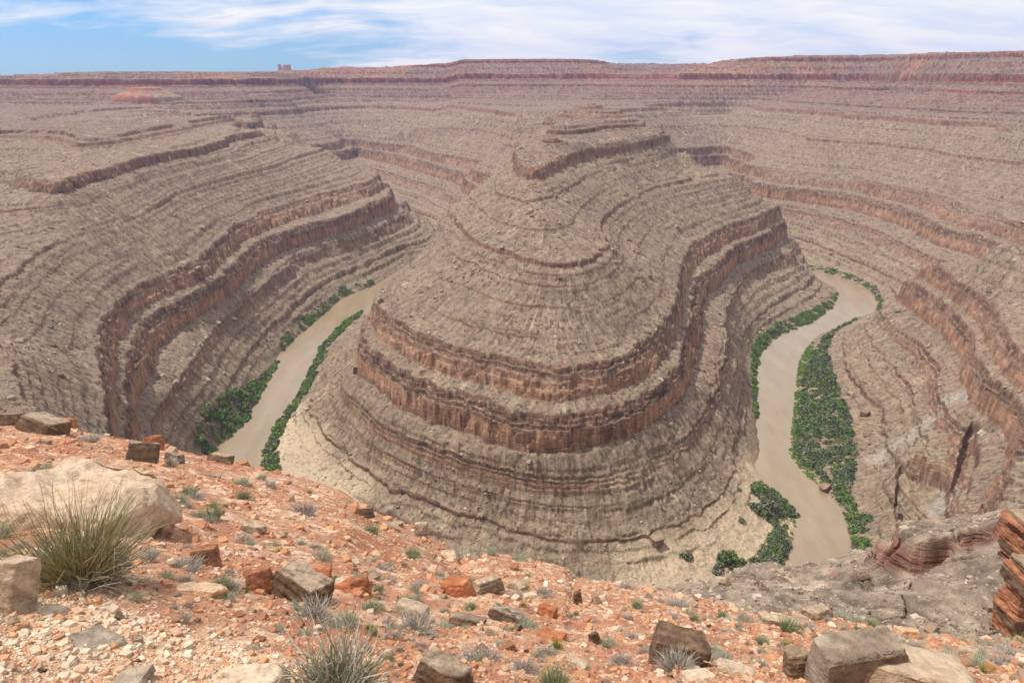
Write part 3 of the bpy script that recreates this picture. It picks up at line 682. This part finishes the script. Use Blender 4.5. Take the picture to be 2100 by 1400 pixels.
B('sandstone_slab','tan flat slab on the left of the slope with a thin dark edge',515,1088,44,22,'tan',dr=.7,yaw=-18,lay=.015,dust=.4,varn=.6,flat=.26,seed=54,cat='rock')
B('sandstone_slab','large pale low slab below the grey bush, left centre',395,1222,90,34,'orange',dr=.6,yaw=-6,lay=.01,dust=.6,flat=.16,seed=55,cat='rock')
B('boulder','pale layered rock jutting by the grey round bush, right of centre',838,1262,70,40,'tan',dr=.7,yaw=-22,lay=.01,dust=.5,varn=.4,flat=.4,seed=56)

# layered outcrop at the right edge, standing on the grey slope below the rim
def outcrop(label,u0,u1,vt,vb,y,seed):
    rs=np.random.default_rng(seed); x0,_,zb=bpy_(u0,vb,y); x1,_,zt=bpy_(u1,vt,y); zb2=bpy_(u0,vb,y)[2]
    bm=bmesh.new(); n=11; zz=zb-1.0; W_=(x1-x0)
    o=empty('rock_outcrop',((x0+x1)/2,y,zb)); H=zt-zb+1.0
    hs=rs.uniform(.5,1.6,n); hs=hs/hs.sum()*H
    z=-1.0
    for i in range(n):
        f=1.0+.10*math.sin(i*1.3+seed)+rs.uniform(-.05,.05)-(.12 if i<2 else 0); w=W_*f
        b=hull([(a*.5*w+rs.uniform(-.06,.06)*w,c*.5*w*.9+rs.uniform(-.06,.06)*w,z+(hs[i]*1.12 if s_ else 0)) for a in (-1,1) for c in (-1,1) for s_ in (0,1)]+[(w*.55*math.cos(t),w*.5*math.sin(t),z+hs[i]*.5) for t in rs.uniform(0,6.3,4)],4,.045,.03,seed+i,w)
        me=bpy.data.meshes.new('rock_bed'); b.to_mesh(me); b.free(); me.materials.append(M_ROCK); me.set_sharp_from_angle(angle=R(32))
        for p in me.polygons: p.use_smooth=True
        paint(me,('dark','redbrown','redbrown','dark','redbrown','redbrown','redbrown','redbrown','dark','redbrown','brown')[i],seed+i,.3 if i==n-1 else 0,.4)
        link('rock_bed',me,o); z+=hs[i]
    return tag(o,label,'rock outcrop')
outcrop('stack of dark red brown layered rock at the right edge above the rim',2046,2165,1155,1292,terr_pt(2060,1290,22)[1],3)
outcrop('higher layered red brown rock at the right edge, behind the lower dark stack',2064,2160,1062,1140,terr_pt(2080,1142,22)[1],9)
# ------------------------------------------------------------------ loose stones
def base_rocks(n,seed,flat=(.22,.6)):
    out=[]; rs=np.random.default_rng(seed)
    for k in range(n):
        bm=hull(rock_pts(1,rs.uniform(.55,.9),rs.uniform(*flat),.22,rs,3)); bmesh.ops.triangulate(bm,faces=bm.faces)
        bm.verts.index_update()
        out.append((np.array([v.co[:] for v in bm.verts],np.float32),np.array([[v.index for v in f.verts] for f in bm.faces],np.int32))); bm.free()
    return out
ROCKS=base_rocks(14,5)
def rotz(a): return np.array([[math.cos(a),-math.sin(a),0],[math.sin(a),math.cos(a),0],[0,0,1]],np.float32)
def rand_rot(rs,t=.35):
    a,b,c=rs.uniform(-t,t),rs.uniform(-t,t),rs.uniform(0,6.283)
    return np.array(Euler((a,b,c)).to_matrix(),np.float32)
def scatter_mesh(name,pos,size,cols,bases,seed,mat,tilt=.35,sq=None,smooth=False):
    rs=np.random.default_rng(seed); vs_,fs_,cs_=[],[],[]; n=0
    for i in range(len(pos)):
        bv,bf=bases[rs.integers(len(bases))]
        v=(bv*size[i]) @ rand_rot(rs,tilt).T+pos[i]
        vs_.append(v); fs_.append(bf+n); n+=len(v); cs_.append(np.repeat(cols[i][None],len(v),0))
    return mesh_np(name,np.concatenate(vs_),np.concatenate(fs_),mat,np.concatenate(cs_),smooth)
M_STONE=mat_attr('stone',ns=14.,amp=.2,bs=.6,bd=.02,bns=40.)
def fg_random(n,rs,far=1.0):
    k=rs.uniform(-1.02,1.02,n); yr=np.interp(k,_rk,_r[:,1])*1.0; yb=np.interp(k,_bk,_b[:,1])*.85
    t=rs.random(n); y=1/(1/yb+(1/(yr*far)-1/yb)*t)          # thins out with distance
    return k*y,y
SCOL=np.array([(.375,.165,.092),(.45,.205,.11),(.52,.335,.215),(.60,.455,.325),(.67,.53,.38),(.36,.24,.16),(.53,.27,.14)],np.float32)
rs=np.random.default_rng(31)
n=38000; gx_,gy_=fg_random(n,rs)
n2=5500; p0=fg_random(40000,rs); m0=np.nonzero(inpoly(p0[0],p0[1],PALE))[0][:n2]; gx_=np.concatenate([gx_,p0[0][m0]]); gy_=np.concatenate([gy_,p0[1][m0]]); n=len(gx_); d_=np.hypot(gx_,gy_)*1.35
pale_=inpoly(gx_,gy_,PALE)
sz=(2.0+rs.pareto(2.4,n)*2.6).clip(2.0,16)*d_/F
ci=np.where(pale_,rs.choice([2,3,4,6,3],n),rs.choice([0,1,2,5,6,1,0,3,6,2],n))
cols=(SCOL[ci]*rs.uniform(.8,1.15,(n,1))).clip(0,.9)
pos=np.stack([gx_,gy_,fg(gx_,gy_)-.12*sz],-1).astype(np.float32)
tag(link('gravel',scatter_mesh('gravel',pos,sz,cols,ROCKS,2,M_STONE)),'loose red and tan gravel strewn over the red hillside','gravel',kind='stuff')
# countable stones
KIN=[('red',(.44,.155,.07),'red broken stone lying on the red hillside'),('tan',(.60,.43,.28),'tan flat stone lying on the red hillside'),('pale',(.74,.60,.44),'pale cream stone lying on the red hillside'),('brown',(.28,.17,.105),'brown weathered stone lying on the red hillside')]
protos=[]
for nm,c,lab in KIN:
    for k in range(5):
        sd=int(rs.integers(1,999)); r2=np.random.default_rng(sd)
        bm=hull(rock_pts(1,r2.uniform(.55,.85),r2.uniform(.22,.6),.2,r2,4),3,.03,.012,sd%40,1.)
        me=bpy.data.meshes.new('stone'); bm.to_mesh(me); bm.free(); me.materials.append(M_ROCK); me.set_sharp_from_angle(angle=R(32))
        for p in me.polygons: p.use_smooth=True
        paint(me,{'red':'red','tan':'tan','pale':'pale','brown':'brown'}[nm],sd%17,.25,.3)
        protos.append((nm,me,lab))
ns=340; sx,sy=fg_random(ns,rs,.98)
for i in range(ns):
    nm,me,lab=protos[int(rs.integers(len(protos)))]
    o=link('stone',me); d=math.hypot(sx[i],sy[i])*1.35; s=float(np.clip(9+rs.pareto(2.2)*6,9,30))*d/F
    o.scale=(s,s,s*rs.uniform(.7,1.2)); o.location=(sx[i],sy[i],float(fg(sx[i:i+1],sy[i:i+1])[0])-.1*s)
    o.rotation_euler=(R(-24)+rs.uniform(-.25,.25),rs.uniform(-.25,.25),rs.uniform(0,6.28))
    tag(o,lab,'stone',nm+' stones scattered over the red hillside')

# ------------------------------------------------------------------ desert plants
M_LEAF=mat_attr('desert_foliage',rough=.9,ns=9.,amp=.2,bs=0)
def blades(n,rs,base_r,height,spread,width,segs,c0,c1,droop=.0,hvar=.5,jit=.15,lean_top=1.):
    """thin tapering stems fanning out of one root"""
    V_,F_,C_=[],[],[]; k=0
    for i in range(n):
        a=rs.uniform(0,6.283); rr=base_r*math.sqrt(rs.random()); h=height*rs.uniform(1-hvar,1.0)
        out=spread*rs.uniform(.1,1.)**.8; b=np.array([math.cos(a)*rr,math.sin(a)*rr,0.]); a2=a+rs.normal(0,.5)
        dirv=np.array([math.cos(a2)*out,math.sin(a2)*out,1.]); dirv/=np.linalg.norm(dirv)
        p=b.copy(); side=np.cross(dirv,rs.normal(size=3)); side/=np.linalg.norm(side)+1e-6
        cc=lerp(np.array(c0[rs.integers(len(c0))]),np.array(c0[rs.integers(len(c0))]),rs.random()); ct=np.array(c1[rs.integers(len(c1))])*rs.uniform(.75,1.2)
        for s in range(segs+1):
            t=s/segs; w=width*(1-.8*t)
            V_+= [p-side*w/2,p+side*w/2]; col=lerp(cc,ct,min(1,t*1.5)); C_+=[col,col]
            if s<segs:
                F_.append((k,k+1,k+3,k+2)); k+=2
            dirv=dirv+rs.normal(0,jit,3)-np.array([0,0,droop]); dirv/=np.linalg.norm(dirv); p=p+dirv*h/segs
        k+=2
    return np.array(V_,np.float32),np.array(F_,np.int32),np.array(C_,np.float32)
def bush_mesh(name,parts):
    n=0;v_,f_,c_=[],[],[]
    for v,f,c in parts: v_.append(v);f_.append(f+n);c_.append(c);n+=len(v)
    return mesh_np(name,np.concatenate(v_),np.concatenate(f_),M_LEAF,np.concatenate(c_))
GREY=[(.46,.42,.345),(.39,.35,.28),(.54,.50,.42)]; TWIG=[(.26,.20,.155),(.32,.26,.20),(.20,.155,.12)]
SAGE=[(.35,.36,.23),(.29,.31,.19),(.41,.40,.28)]; GREEN=[(.18,.23,.075),(.24,.27,.10),(.14,.20,.065)]; OLIVE=[(.22,.20,.075),(.27,.23,.10)]; YEL=[(.34,.33,.06),(.28,.29,.05)]; STRAW=[(.42,.32,.18),(.35,.26,.14)]
rs=np.random.default_rng(77)
def dome(kind,seed):
    r2=np.random.default_rng(seed)
    if kind=='grey': return bush_mesh('foliage',[blades(420,r2,.24,.52,1.7,.016,4,TWIG,GREY,.0,.45,.22)])
    if kind=='lilac': return bush_mesh('foliage',[blades(400,r2,.26,.50,1.9,.016,4,TWIG,[(.41,.35,.33),(.33,.285,.275),(.48,.42,.39)],.02,.5,.24)])
    if kind=='sage': return bush_mesh('foliage',[blades(420,r2,.24,.50,1.7,.018,4,GREY,SAGE,.0,.45,.2)])
    if kind=='green': return bush_mesh('foliage',[blades(400,r2,.17,.60,1.15,.019,4,SAGE,GREEN+SAGE,.0,.5,.14)])
    return bush_mesh('foliage',[blades(260,r2,.14,.50,1.1,.018,3,GREEN,YEL,.0,.45,.16)])
LAB={'grey':'small grey twiggy shrub growing on the red hillside','lilac':'small dusky purplish grey dry shrub on the red hillside','sage':'small pale sage green shrub on the red hillside','green':'small green grassy shrub on the red hillside','yellow':'small yellow green flowering clump on the red hillside'}
SH_={k:[dome(k,900+7*i+hash(k)%1 ) for i in range(3)] for k in LAB}
def place_shrub(kind,x,y,s,label,group=None,z=None):
    o=link('desert_shrub',SH_[kind][int(rs.integers(3))]); o.location=(x,y,(float(fg(np.array([x]),np.array([y]))[0]) if z is None else z)-.03*s)
    o.scale=(s*rs.uniform(.85,1.15),s*rs.uniform(.85,1.15),s*rs.uniform(.75,1.05)); o.rotation_euler=(R(-10),0,rs.uniform(0,6.28))
    return tag(o,label,'shrub',group)
def shrub_at(kind,u,v,wp,label):
    x,y=fgpt(u,v); d=math.sqrt(x*x+y*y+(CZ-fg_base(x,y)[0])**2)
    return place_shrub(kind,x,y+.05,wp*d/F/1.05,label)
shrub_at('grey',636,1262,105,'large grey twiggy bush below the brown split block')
shrub_at('grey',846,1288,90,'large grey twiggy bush in front of the pale layered rock')
shrub_at('grey',467,1212,62,'upright round grey bush left of the dark red cracked boulder')
shrub_at('lilac',984,1356,76,'wide purplish grey dead bush low in the centre')
shrub_at('lilac',1078,1376,72,'grey brown dead bush right of the wide purplish one')
shrub_at('green',1140,1412,95,'bright green grassy tuft at the bottom edge, centre right')
shrub_at('green',758,1246,56,'leaning green grass clump beside the large grey bush')
shrub_at('sage',705,1275,70,'low pale green cushion below the leaning green clump')
shrub_at('grey',1390,1378,82,'pale grey bush in front of the dark leaning boulder')
shrub_at('green',966,1250,34,'green tuft growing above the dark low slab')
shrub_at('yellow',627,1152,22,'bright yellow flower clump above the long flat red slab')
shrub_at('grey',378,1172,62,'grey cushion shrub below the red brown hollow boulder')
shrub_at('sage',1530,1284,40,'sage green bush near the right rim')
shrub_at('green',845,1140,40,'green bush on the slope just below the pillar stub')
shrub_at('sage',655,1132,50,'light green cushion in the left middle of the slope')
shrub_at('green',762,1096,40,'green bush with a white stone at its foot, left of the pillar stub')
N=560; qx,qy=fg_random(N,rs,.99)
kinds=list(LAB)
for i in range(N):
    k=kinds[int(rs.choice(5,p=[.32,.2,.26,.17,.05]))]; d=math.hypot(qx[i],qy[i])*1.3
    if qy[i]<np.interp(qx[i]/qy[i],_bk,_b[:,1])*1.15: continue
    if inpoly(np.array([qx[i]]),np.array([qy[i]]),PALE)[0]: continue
    s=float(np.clip(rs.lognormal(math.log(27),.36),14,60))*d/F*1.0
    place_shrub(k,float(qx[i]),float(qy[i]),max(s,.10),LAB[k],{'grey':'grey twiggy shrubs','lilac':'purplish dry shrubs','sage':'sage green shrubs','green':'green grassy shrubs','yellow':'yellow flowering clumps'}[k])
# the tall jointed green bush at the left, with dead twigs round its foot
x,y=fgpt(165,1205); d=math.sqrt(x*x+y*y+(CZ-fg_base(x,y)[0])**2); s=d/F
r2=np.random.default_rng(5)
bush=empty('desert_bush',(x,y+.02,float(fg(np.array([x]),np.array([y]))[0])-.02)); H_=215*s
gm=bush_mesh('stems',[blades(620,r2,24*s,H_*.84,1.3,2.2*s,7,STRAW+OLIVE,[(.20,.22,.08),(.25,.25,.10)]+OLIVE+OLIVE+STRAW,-.01,.6,.11),blades(200,r2,34*s,H_*.66,1.7,2.0*s,5,STRAW,OLIVE+STRAW,.02,.6,.14)])
link('stems',gm,bush)
dm=bush_mesh('dead_twigs',[blades(480,r2,60*s,H_*.5,2.6,2.6*s,4,TWIG,GREY+GREY+TWIG,.06,.6,.25)]); t_=link('dead_twigs',dm,bush); t_['label']='grey dry twigs around the foot'
tag(bush,'tall bushy green stemmed desert plant with dry grey foot at the left','bush')
x,y=fgpt(700,1398); d=math.sqrt(x*x+y*y+(CZ-fg_base(x,y)[0])**2); s=d/F
bush=empty('desert_bush',(x,y-.12,float(fg(np.array([x]),np.array([y-.12]))[0])-.03)); H_=150*s
link('branches',bush_mesh('branches',[blades(240,r2,34*s,H_,1.0,3.0*s,5,TWIG,GREY+[(.48,.43,.36)],.0,.55,.22)]),bush)
link('leaves',bush_mesh('leaves',[blades(260,r2,48*s,H_*.72,1.1,4.6*s,3,SAGE,GREEN+SAGE,.0,.7,.3)]),bush)
tag(bush,'half dead twiggy bush with grey branches and few green leaves at the bottom edge','bush')
# ------------------------------------------------------------------ river thickets
rs=np.random.default_rng(55)
def clump(n,seed,flat=.8):
    r=np.random.default_rng(seed); v=[];f=[]
    for i in range(n):
        p=r.normal(size=3); p/=np.linalg.norm(p); p=p*r.uniform(.45,1.0)**.5; p[2]=abs(p[2])*flat+.05
        a=r.normal(size=3); a/=np.linalg.norm(a); b=np.cross(a,r.normal(size=3)); b/=np.linalg.norm(b); s=r.uniform(.16,.34)
        k=len(v); v+=[p+a*s,p-a*s*.6+b*s*.7,p-a*s*.6-b*s*.7]; f.append((k,k+1,k+2))
    return np.array(v,np.float32),np.array(f,np.int32)
CL=[clump(70,i) for i in range(8)]
M_GREEN=mat_attr('riverside_foliage',rough=.85,ns=.6,amp=.25,bs=0)
def thicket(name,label,poly,spacing,h,pal,cat='thicket',seed=0,zb=0.):
    r=np.random.default_rng(seed); q=[bp(u,v,1.0) for u,v in poly]
    xs=[p[0] for p in q]; ys=[p[1] for p in q]; A=(max(xs)-min(xs))*(max(ys)-min(ys)); n=int(A/spacing**2)
    x=r.uniform(min(xs),max(xs),n); y=r.uniform(min(ys),max(ys),n); m=inpoly(x,y,q); x=x[m];y=y[m]
    z=np.maximum(terrain_point(x,y),-.2)
    # groves: size and tint change in patches
    g=fbm(x/9,y/9,3,3); keep=r.random(len(x))<sst(-.4,.2,g+.35*vn(x/3.2,y/3.2,5))*.93+.07; x,y,z,g=x[keep],y[keep],z[keep],g[keep]
    s=h*(1+.45*g)*r.uniform(.45,1.35,len(x))
    P_=np.array(pal,np.float32); w_=np.clip((g+.6)/1.2+r.normal(0,.25,len(x)),0,.999); c=P_[(w_*len(P_)).astype(int)]*r.uniform(.7,1.25,(len(x),1))
    pos=np.stack([x,y,z-.1],-1).astype(np.float32)
    return tag(link(name,scatter_mesh(name,pos,s,c,CL,seed,M_GREEN,.2)),label,cat,kind='stuff')
PG=[(.115,.165,.065),(.095,.13,.07),(.17,.235,.075),(.155,.17,.11),(.20,.19,.145),(.135,.20,.065)]
BR=[(.18,.29,.06),(.22,.32,.08),(.15,.24,.06)]
thicket('riverside_thicket','broad dark green thicket filling the bar beside the right arm of the river',[(1765,650),(1700,690),(1668,730),(1648,780),(1640,843),(1632,920),(1655,960),(1690,985),(1715,1015),(1745,1000),(1752,950),(1735,870),(1706,800),(1692,745),(1704,700)],1.45,2.6,PG,seed=1)
thicket('reed_fringe','bright green reeds along the water edge of the broad thicket',[(1668,700),(1640,735),(1632,800),(1628,850),(1619,927),(1650,968),(1690,1000),(1712,1022),(1722,1010),(1690,980),(1660,955),(1636,918),(1642,843),(1650,780),(1668,732)],1.1,1.2,BR,'reeds',seed=2)
thicket('riverside_thicket','narrow green thicket below the broad one, running towards the near bank',[(1712,1022),(1742,1068),(1752,1118),(1745,1150),(1778,1150),(1772,1090),(1755,1050),(1735,1010)],1.3,2.2,PG+BR,seed=3)
thicket('riverside_thicket','thin green strip along the inner bank of the right arm',[(1718,600),(1706,632),(1664,660),(1600,686),(1560,720),(1550,771),(1553,850),(1548,860),(1538,771),(1542,712),(1590,672),(1655,645),(1694,622)],1.3,2.1,PG+BR,seed=4)
thicket('riverside_thicket','curved green thicket on the sand bar at the foot of the ridge, right side',[(1560,992),(1612,1022),(1636,1055),(1634,1085),(1618,1115),(1600,1170),(1560,1190),(1455,1188),(1480,1160),(1545,1150),(1580,1100),(1572,1050),(1535,1030)],1.5,2.4,PG,seed=5)
thicket('riverside_thicket','dark green thicket on the outer bank of the left arm, lower left',[(404,935),(415,908),(446,868),(482,832),(520,793),(560,750),(574,735),(540,792),(505,862),(440,922),(425,935)],1.4,2.6,PG+BR,seed=6)
thicket('reed_fringe','bright green reeds along the water edge of the left outer bank',[(430,930),(500,862),(536,791),(560,756),(548,760),(520,795),(486,860),(415,930)],1.1,1.3,BR,'reeds',seed=16)
thicket('riverside_thicket','long green strip along the inner bank of the left arm beside the ridge',[(545,968),(536,940),(571,862),(614,808),(643,747),(654,715),(700,664),(742,636),(735,655),(700,690),(676,720),(660,760),(630,815),(596,865),(572,905),(572,968)],1.4,2.3,PG+BR,seed=7)
thicket('riverside_thicket','sparse green bushes along the upper outer bank of the left arm',[(577,722),(604,694),(654,652),(700,610),(768,583),(768,578),(700,600),(648,640),(598,682),(572,712)],1.9,1.7,PG+BR,seed=8)
thicket('riverside_thicket','scattered green bushes along the upper outer bank of the right arm',[(1648,548),(1707,564),(1750,578),(1786,596),(1803,621),(1797,640),(1806,640),(1810,618),(1795,592),(1755,574),(1710,558),(1650,543)],2.0,1.7,PG+BR,seed=9)
def lone_bush(label,u,v,wp,zl=4):
    x,y=bp(u,v,zl); d=math.sqrt(x*x+y*y+(CZ-zl)**2); r=np.random.default_rng(int(u)); W_=wp*d/F/2
    n=10; p=np.stack([r.normal(0,.42*W_,n),r.normal(0,.42*W_,n),np.abs(r.normal(0,.12*W_,n))],-1).astype(np.float32); P_=np.array(PG,np.float32)
    o=link('riverside_bush',scatter_mesh('riverside_bush',p,np.full(n,W_*.62),P_[r.integers(0,6,n)],CL,int(v),M_GREEN)); o.location=(x,y,float(terrain_point(x,y)[0]))
    tag(o,label,'bush')
lone_bush('big dark round bush on the sand bar left of the curved thicket',1488,1152,38)
lone_bush('dark bush on the pale sand under the lowest ledge of the ridge',1560,1055,42)
lone_bush('small green bush on the sand bar close to the foreground rim',1405,1158,24)
lone_bush('small lone green bush at the top of the pale sand',1512,1030,12)
lone_bush('small dark bush alone in the middle of the pale sand',1516,1086,14)
lone_bush('small green bush on the talus above the narrow right bank thicket',1778,1068,24)
lone_bush('lone dark bush on the talus slope left of the river, upper reach',618,650,14,10)

# ------------------------------------------------------------------ talus blocks and scrub over the canyon slopes
step=(slice(None,None,3),slice(None,None,3))
px,py,pz,pcl,ps_=[A_[step].ravel() for A_ in (TX,TY,TZ,TCL,TS)]
pd=np.hypot(px,py); ok=(ps_>3)&(pcl<.2)&(pd>60)&(pd<1500)&(pz<262)
cand=np.nonzero(ok)[0]
wgt=np.clip(.25+.9*fbm(px[cand]/40,py[cand]/40,2,2),.03,1.2)*np.where(pd[cand]<240,1.3,1); wgt/=wgt.sum()
pick=rs.choice(cand,15000,replace=False,p=wgt)
sz=(.8+rs.pareto(2.5,len(pick))*.8).clip(.8,4.5)*np.clip(pd[pick]/480,.13,1.2)
tc=TC[step][...,:3].reshape(-1,3)[pick]
tint=np.array([(.40,.30,.22),(.30,.20,.145),(.47,.38,.28),(.23,.16,.115),(.36,.30,.21)],np.float32)[rs.integers(0,5,len(pick))]
cols=lerp(tc,tint,.7)*rs.uniform(.75,1.2,(len(pick),1))
pos=np.stack([px[pick],py[pick],pz[pick]-.12*sz],-1).astype(np.float32)
near_=np.nonzero((ps_>3)&(pcl<.3)&(pd>22)&(pd<290)&(px>-30))[0]
npk=rs.choice(near_,22000,replace=True,p=(lambda w_:w_/w_.sum())(np.clip(.3+fbm(px[near_]/9,py[near_]/9,4,2),.03,1.3)))
jx=px[npk]+rs.normal(0,.8,22000); jy=py[npk]+rs.normal(0,.8,22000); nsz=(.26+rs.pareto(2.2,22000)*.16).clip(.2,1.8)*np.clip(pd[npk]/110,.4,1.6)
ncol=np.array([(.36,.29,.22),(.28,.21,.15),(.45,.37,.28),(.25,.165,.11)],np.float32)[rs.integers(0,4,22000)]*rs.uniform(.8,1.2,(22000,1))
pos=np.concatenate([pos,np.stack([jx,jy,terrain_point(jx,jy)-.12*nsz],-1)]).astype(np.float32); sz=np.concatenate([sz,nsz]); cols=np.concatenate([cols,ncol])
M_TAL=mat_attr('talus_stone',ns=.9,amp=.2,bs=.5,bd=.3)
tag(link('talus_blocks',scatter_mesh('talus_blocks',pos,sz,cols,ROCKS,8,M_TAL,.6)),'countless fallen rock blocks strewn over the canyon slopes','fallen rocks',kind='stuff')
ok=(ps_>2)&(pcl<.15)&(pd>60)&(pd<1000)&(pz<215)
cand=np.nonzero(ok)[0]; wgt=np.clip(.1+1.1*fbm(px[cand]/55,py[cand]/55,5,2)+.5*sst(70,15,ps_[cand]),.02,1.6); wgt/=wgt.sum()
pick=np.concatenate([rs.choice(cand,7500,replace=False,p=wgt),rs.choice(near_,1500)]); sz=rs.uniform(.35,.85,len(pick))*np.clip(pd[pick]/480,.2,1.2)
cols=np.array([(.10,.10,.05),(.13,.12,.065),(.16,.14,.09),(.075,.085,.04)],np.float32)[rs.integers(0,4,len(pick))]
pos=np.stack([px[pick],py[pick],pz[pick]-.05],-1).astype(np.float32)
SCL=[clump(16,40+i,.7) for i in range(5)]
tag(link('desert_scrub',scatter_mesh('desert_scrub',pos,sz,cols,SCL,9,M_GREEN,.2)),'tiny dark desert scrub dotted over the canyon slopes','scrub',kind='stuff')
def canyon_boulder(label,u,v,wp,hp,pal,sd):
    x,y,z=terr_pt(u,v); d=math.sqrt(x*x+y*y+(CZ-z)**2); W_=wp*d/F; H_=hp*d/F
    r2=np.random.default_rng(sd); bm=hull(rock_pts(W_,W_*.8,H_*1.15,.18,r2,5),3,.04,.02,sd,max(W_,H_))
    me=bpy.data.meshes.new('boulder'); bm.to_mesh(me); bm.free(); me.materials.append(M_TER2); me.set_sharp_from_angle(angle=R(32)); paint(me,pal,sd,.2,.3)
    o=link('boulder',me); o.location=(x,y,z-.15*H_); o.rotation_euler=(0,0,r2.uniform(0,3)); tag(o,label,'boulder')
M_TER2=mat_attr('cliff_boulder',ns=.5,amp=.25,bs=.6,bd=.3)
canyon_boulder('house sized brown boulder below the left end of the ridge cliff',731,764,12,14,'brown',1)
canyon_boulder('tilted fallen block on the ledge of the west canyon wall',411,570,14,18,'brown',2)
canyon_boulder('small squared dark block on the talus right of the broad thicket',1773,852,15,9,'dark',3)
canyon_boulder('flat brown rock at the water edge below the broad thicket',1692,1004,20,9,'brown',4)
canyon_boulder('big dark block among rubble at the foot of the ridge nose',1345,1112,26,13,'brown',5)

# ------------------------------------------------------------------ red butte on the west plateau, distant buttes, vehicle
def butte(name,label,u,v,wp,hp,dist=None,pal=None,seed=1,top=.5,cat='butte',mat=None,depth=.6,foot=0):
    if dist is None: x,y,z=terr_pt(u,v)
    else: x,y,z=bpy_(u,v,dist)
    d=math.sqrt(x*x+y*y); W_=wp*d/F; H_=hp*d/F
    if dist is None: y+=W_*.5*depth*.9; z=float(terrain_point(x,y)[0])-1.5
    nt_,nr_=180,44; t=np.linspace(0,2*math.pi,nt_+1)[:-1]; r=np.linspace(0,1.25,nr_)
    TT,RR=np.meshgrid(t,r,indexing='ij'); n1=fbm(np.cos(TT)*2.2+seed,np.sin(TT)*2.2,seed&7,4)
    rim=top*(1+.22*n1); prof_=np.where(RR<rim,1-.05*(RR/rim)**2,0)
    fall=np.clip((RR-rim)/(1-rim),0,1.6); sl=np.where(fall<.08,1-.05-.28*(fall/.08),.67*(1-(fall-.08)/.92))
    hh=np.where(RR<rim,prof_,sl); hh=np.where(hh<0,hh*6,hh)
    X=np.cos(TT)*RR*W_/2; Y=np.sin(TT)*RR*W_/2*depth
    rub=fbm(X/(W_*.035),Y/(W_*.035),2,3); hh=hh+.10*rub*(RR<1)*sst(0,.2,fall+.1)
    Z=hh*H_-foot
    band=vn(Z/H_*9+.6*n1,Z*0+seed,3); f=fbm(X/(W_*.05),Y/(W_*.05),6,3)
    c=lerp(np.array(pal[0],np.float32)+0*e_(X),np.array(pal[1],np.float32),e_(sst(-.3,.4,band+.3*f)))
    c=lerp(c,np.array(pal[2],np.float32),e_(sst(-.1,.3,f+.8*np.cos(TT)-.1)*sst(.0,.15,fall)))
    c=c*e_(1+.3*f)
    ii=np.arange(nt_*nr_).reshape(nt_,nr_); i2=np.roll(ii,-1,0); q=np.stack([ii[:,:-1],ii[:,1:],i2[:,1:],i2[:,:-1]],-1).reshape(-1,4)
    me=mesh_np(name,np.stack([X,Y,Z],-1).reshape(-1,3),q,mat or M_TER2,np.clip(c,.02,.9).reshape(-1,3),True)
    o=link(name,me); o.location=(x,y,z); return tag(o,label,cat)
o=butte('red_butte','low flat topped red butte with rubble slopes on the west plateau',284,209,120,15,pal=((.32,.12,.075),(.36,.185,.12),(.29,.20,.14)),seed=4,top=.46)
VIO=((.40,.24,.20),(.46,.28,.23),(.42,.26,.22))
butte('distant_mesa','faint mauve dome topped mesa on the horizon above the central far mesa',708,133,58,11,5000,VIO,2,.42,'mesa',foot=50)
butte('distant_mesa','faint mauve peak just left of the dome topped mesa',690,133,30,9,5000,VIO,6,.06,'mesa',foot=50)
def spires():
    d=4600; root=empty('sandstone_butte',bpy_(585,140,d)); k=d/F*.82; r2=np.random.default_rng(4)
    for nm,du,w,h in (('tower',-13,6.5,9.5),('spire',-8,1.4,4.5),('spire',-6,1.1,3.5),('block',4,15,8),('spire',11,4,9)):
        b=hull([((a*w/2*(1-.12*s_)+r2.uniform(-.3,.3))*k,c*w*.4*k,(h*.85+r2.uniform(-.6,.6) if s_ else -14)*k) for a in (-1,-.3,.3,1) for c in (-1,1) for s_ in (0,1)])
        me=bpy.data.meshes.new(nm); b.to_mesh(me); b.free(); me.materials.append(M_TER2)
        c=np.ones((len(me.vertices),4),np.float32); c[:,:3]=(.44,.25,.20); at=me.color_attributes.new('Col','FLOAT_COLOR','POINT'); at.data.foreach_set('color',c.ravel())
        ob=link(nm,me,root); ob.location=(du*k,0,0)
    tag(root,'faint pink cluster of towers and blocks on the far horizon, left of the central mesa','butte')
spires()
# ------------------------------------------------------------------ air
HAZE=True
if HAZE:
    bm=bmesh.new(); bmesh.ops.create_cube(bm,size=1.)
    me=bpy.data.meshes.new('haze'); bm.to_mesh(me); bm.free()
    m=bpy.data.materials.new('thin_haze'); m.use_nodes=True; nt=m.node_tree; nt.nodes.clear()
    o_=nt.nodes.new('ShaderNodeOutputMaterial'); pv=nt.nodes.new('ShaderNodeVolumePrincipled'); nt.links.new(pv.outputs[0],o_.inputs['Volume'])
    pv.inputs['Color'].default_value=(.44,.49,.86,1); pv.inputs['Density'].default_value=.00006; pv.inputs['Anisotropy'].default_value=.2
    me.materials.append(m); o=link('haze',me); o.dimensions=(1,1,1); o.location=(0,0,262); o.scale=(12600,12600,528)
    tag(o,'thin pale air over the canyon','haze',kind='stuff')
    scene.cycles.volume_bounces=1
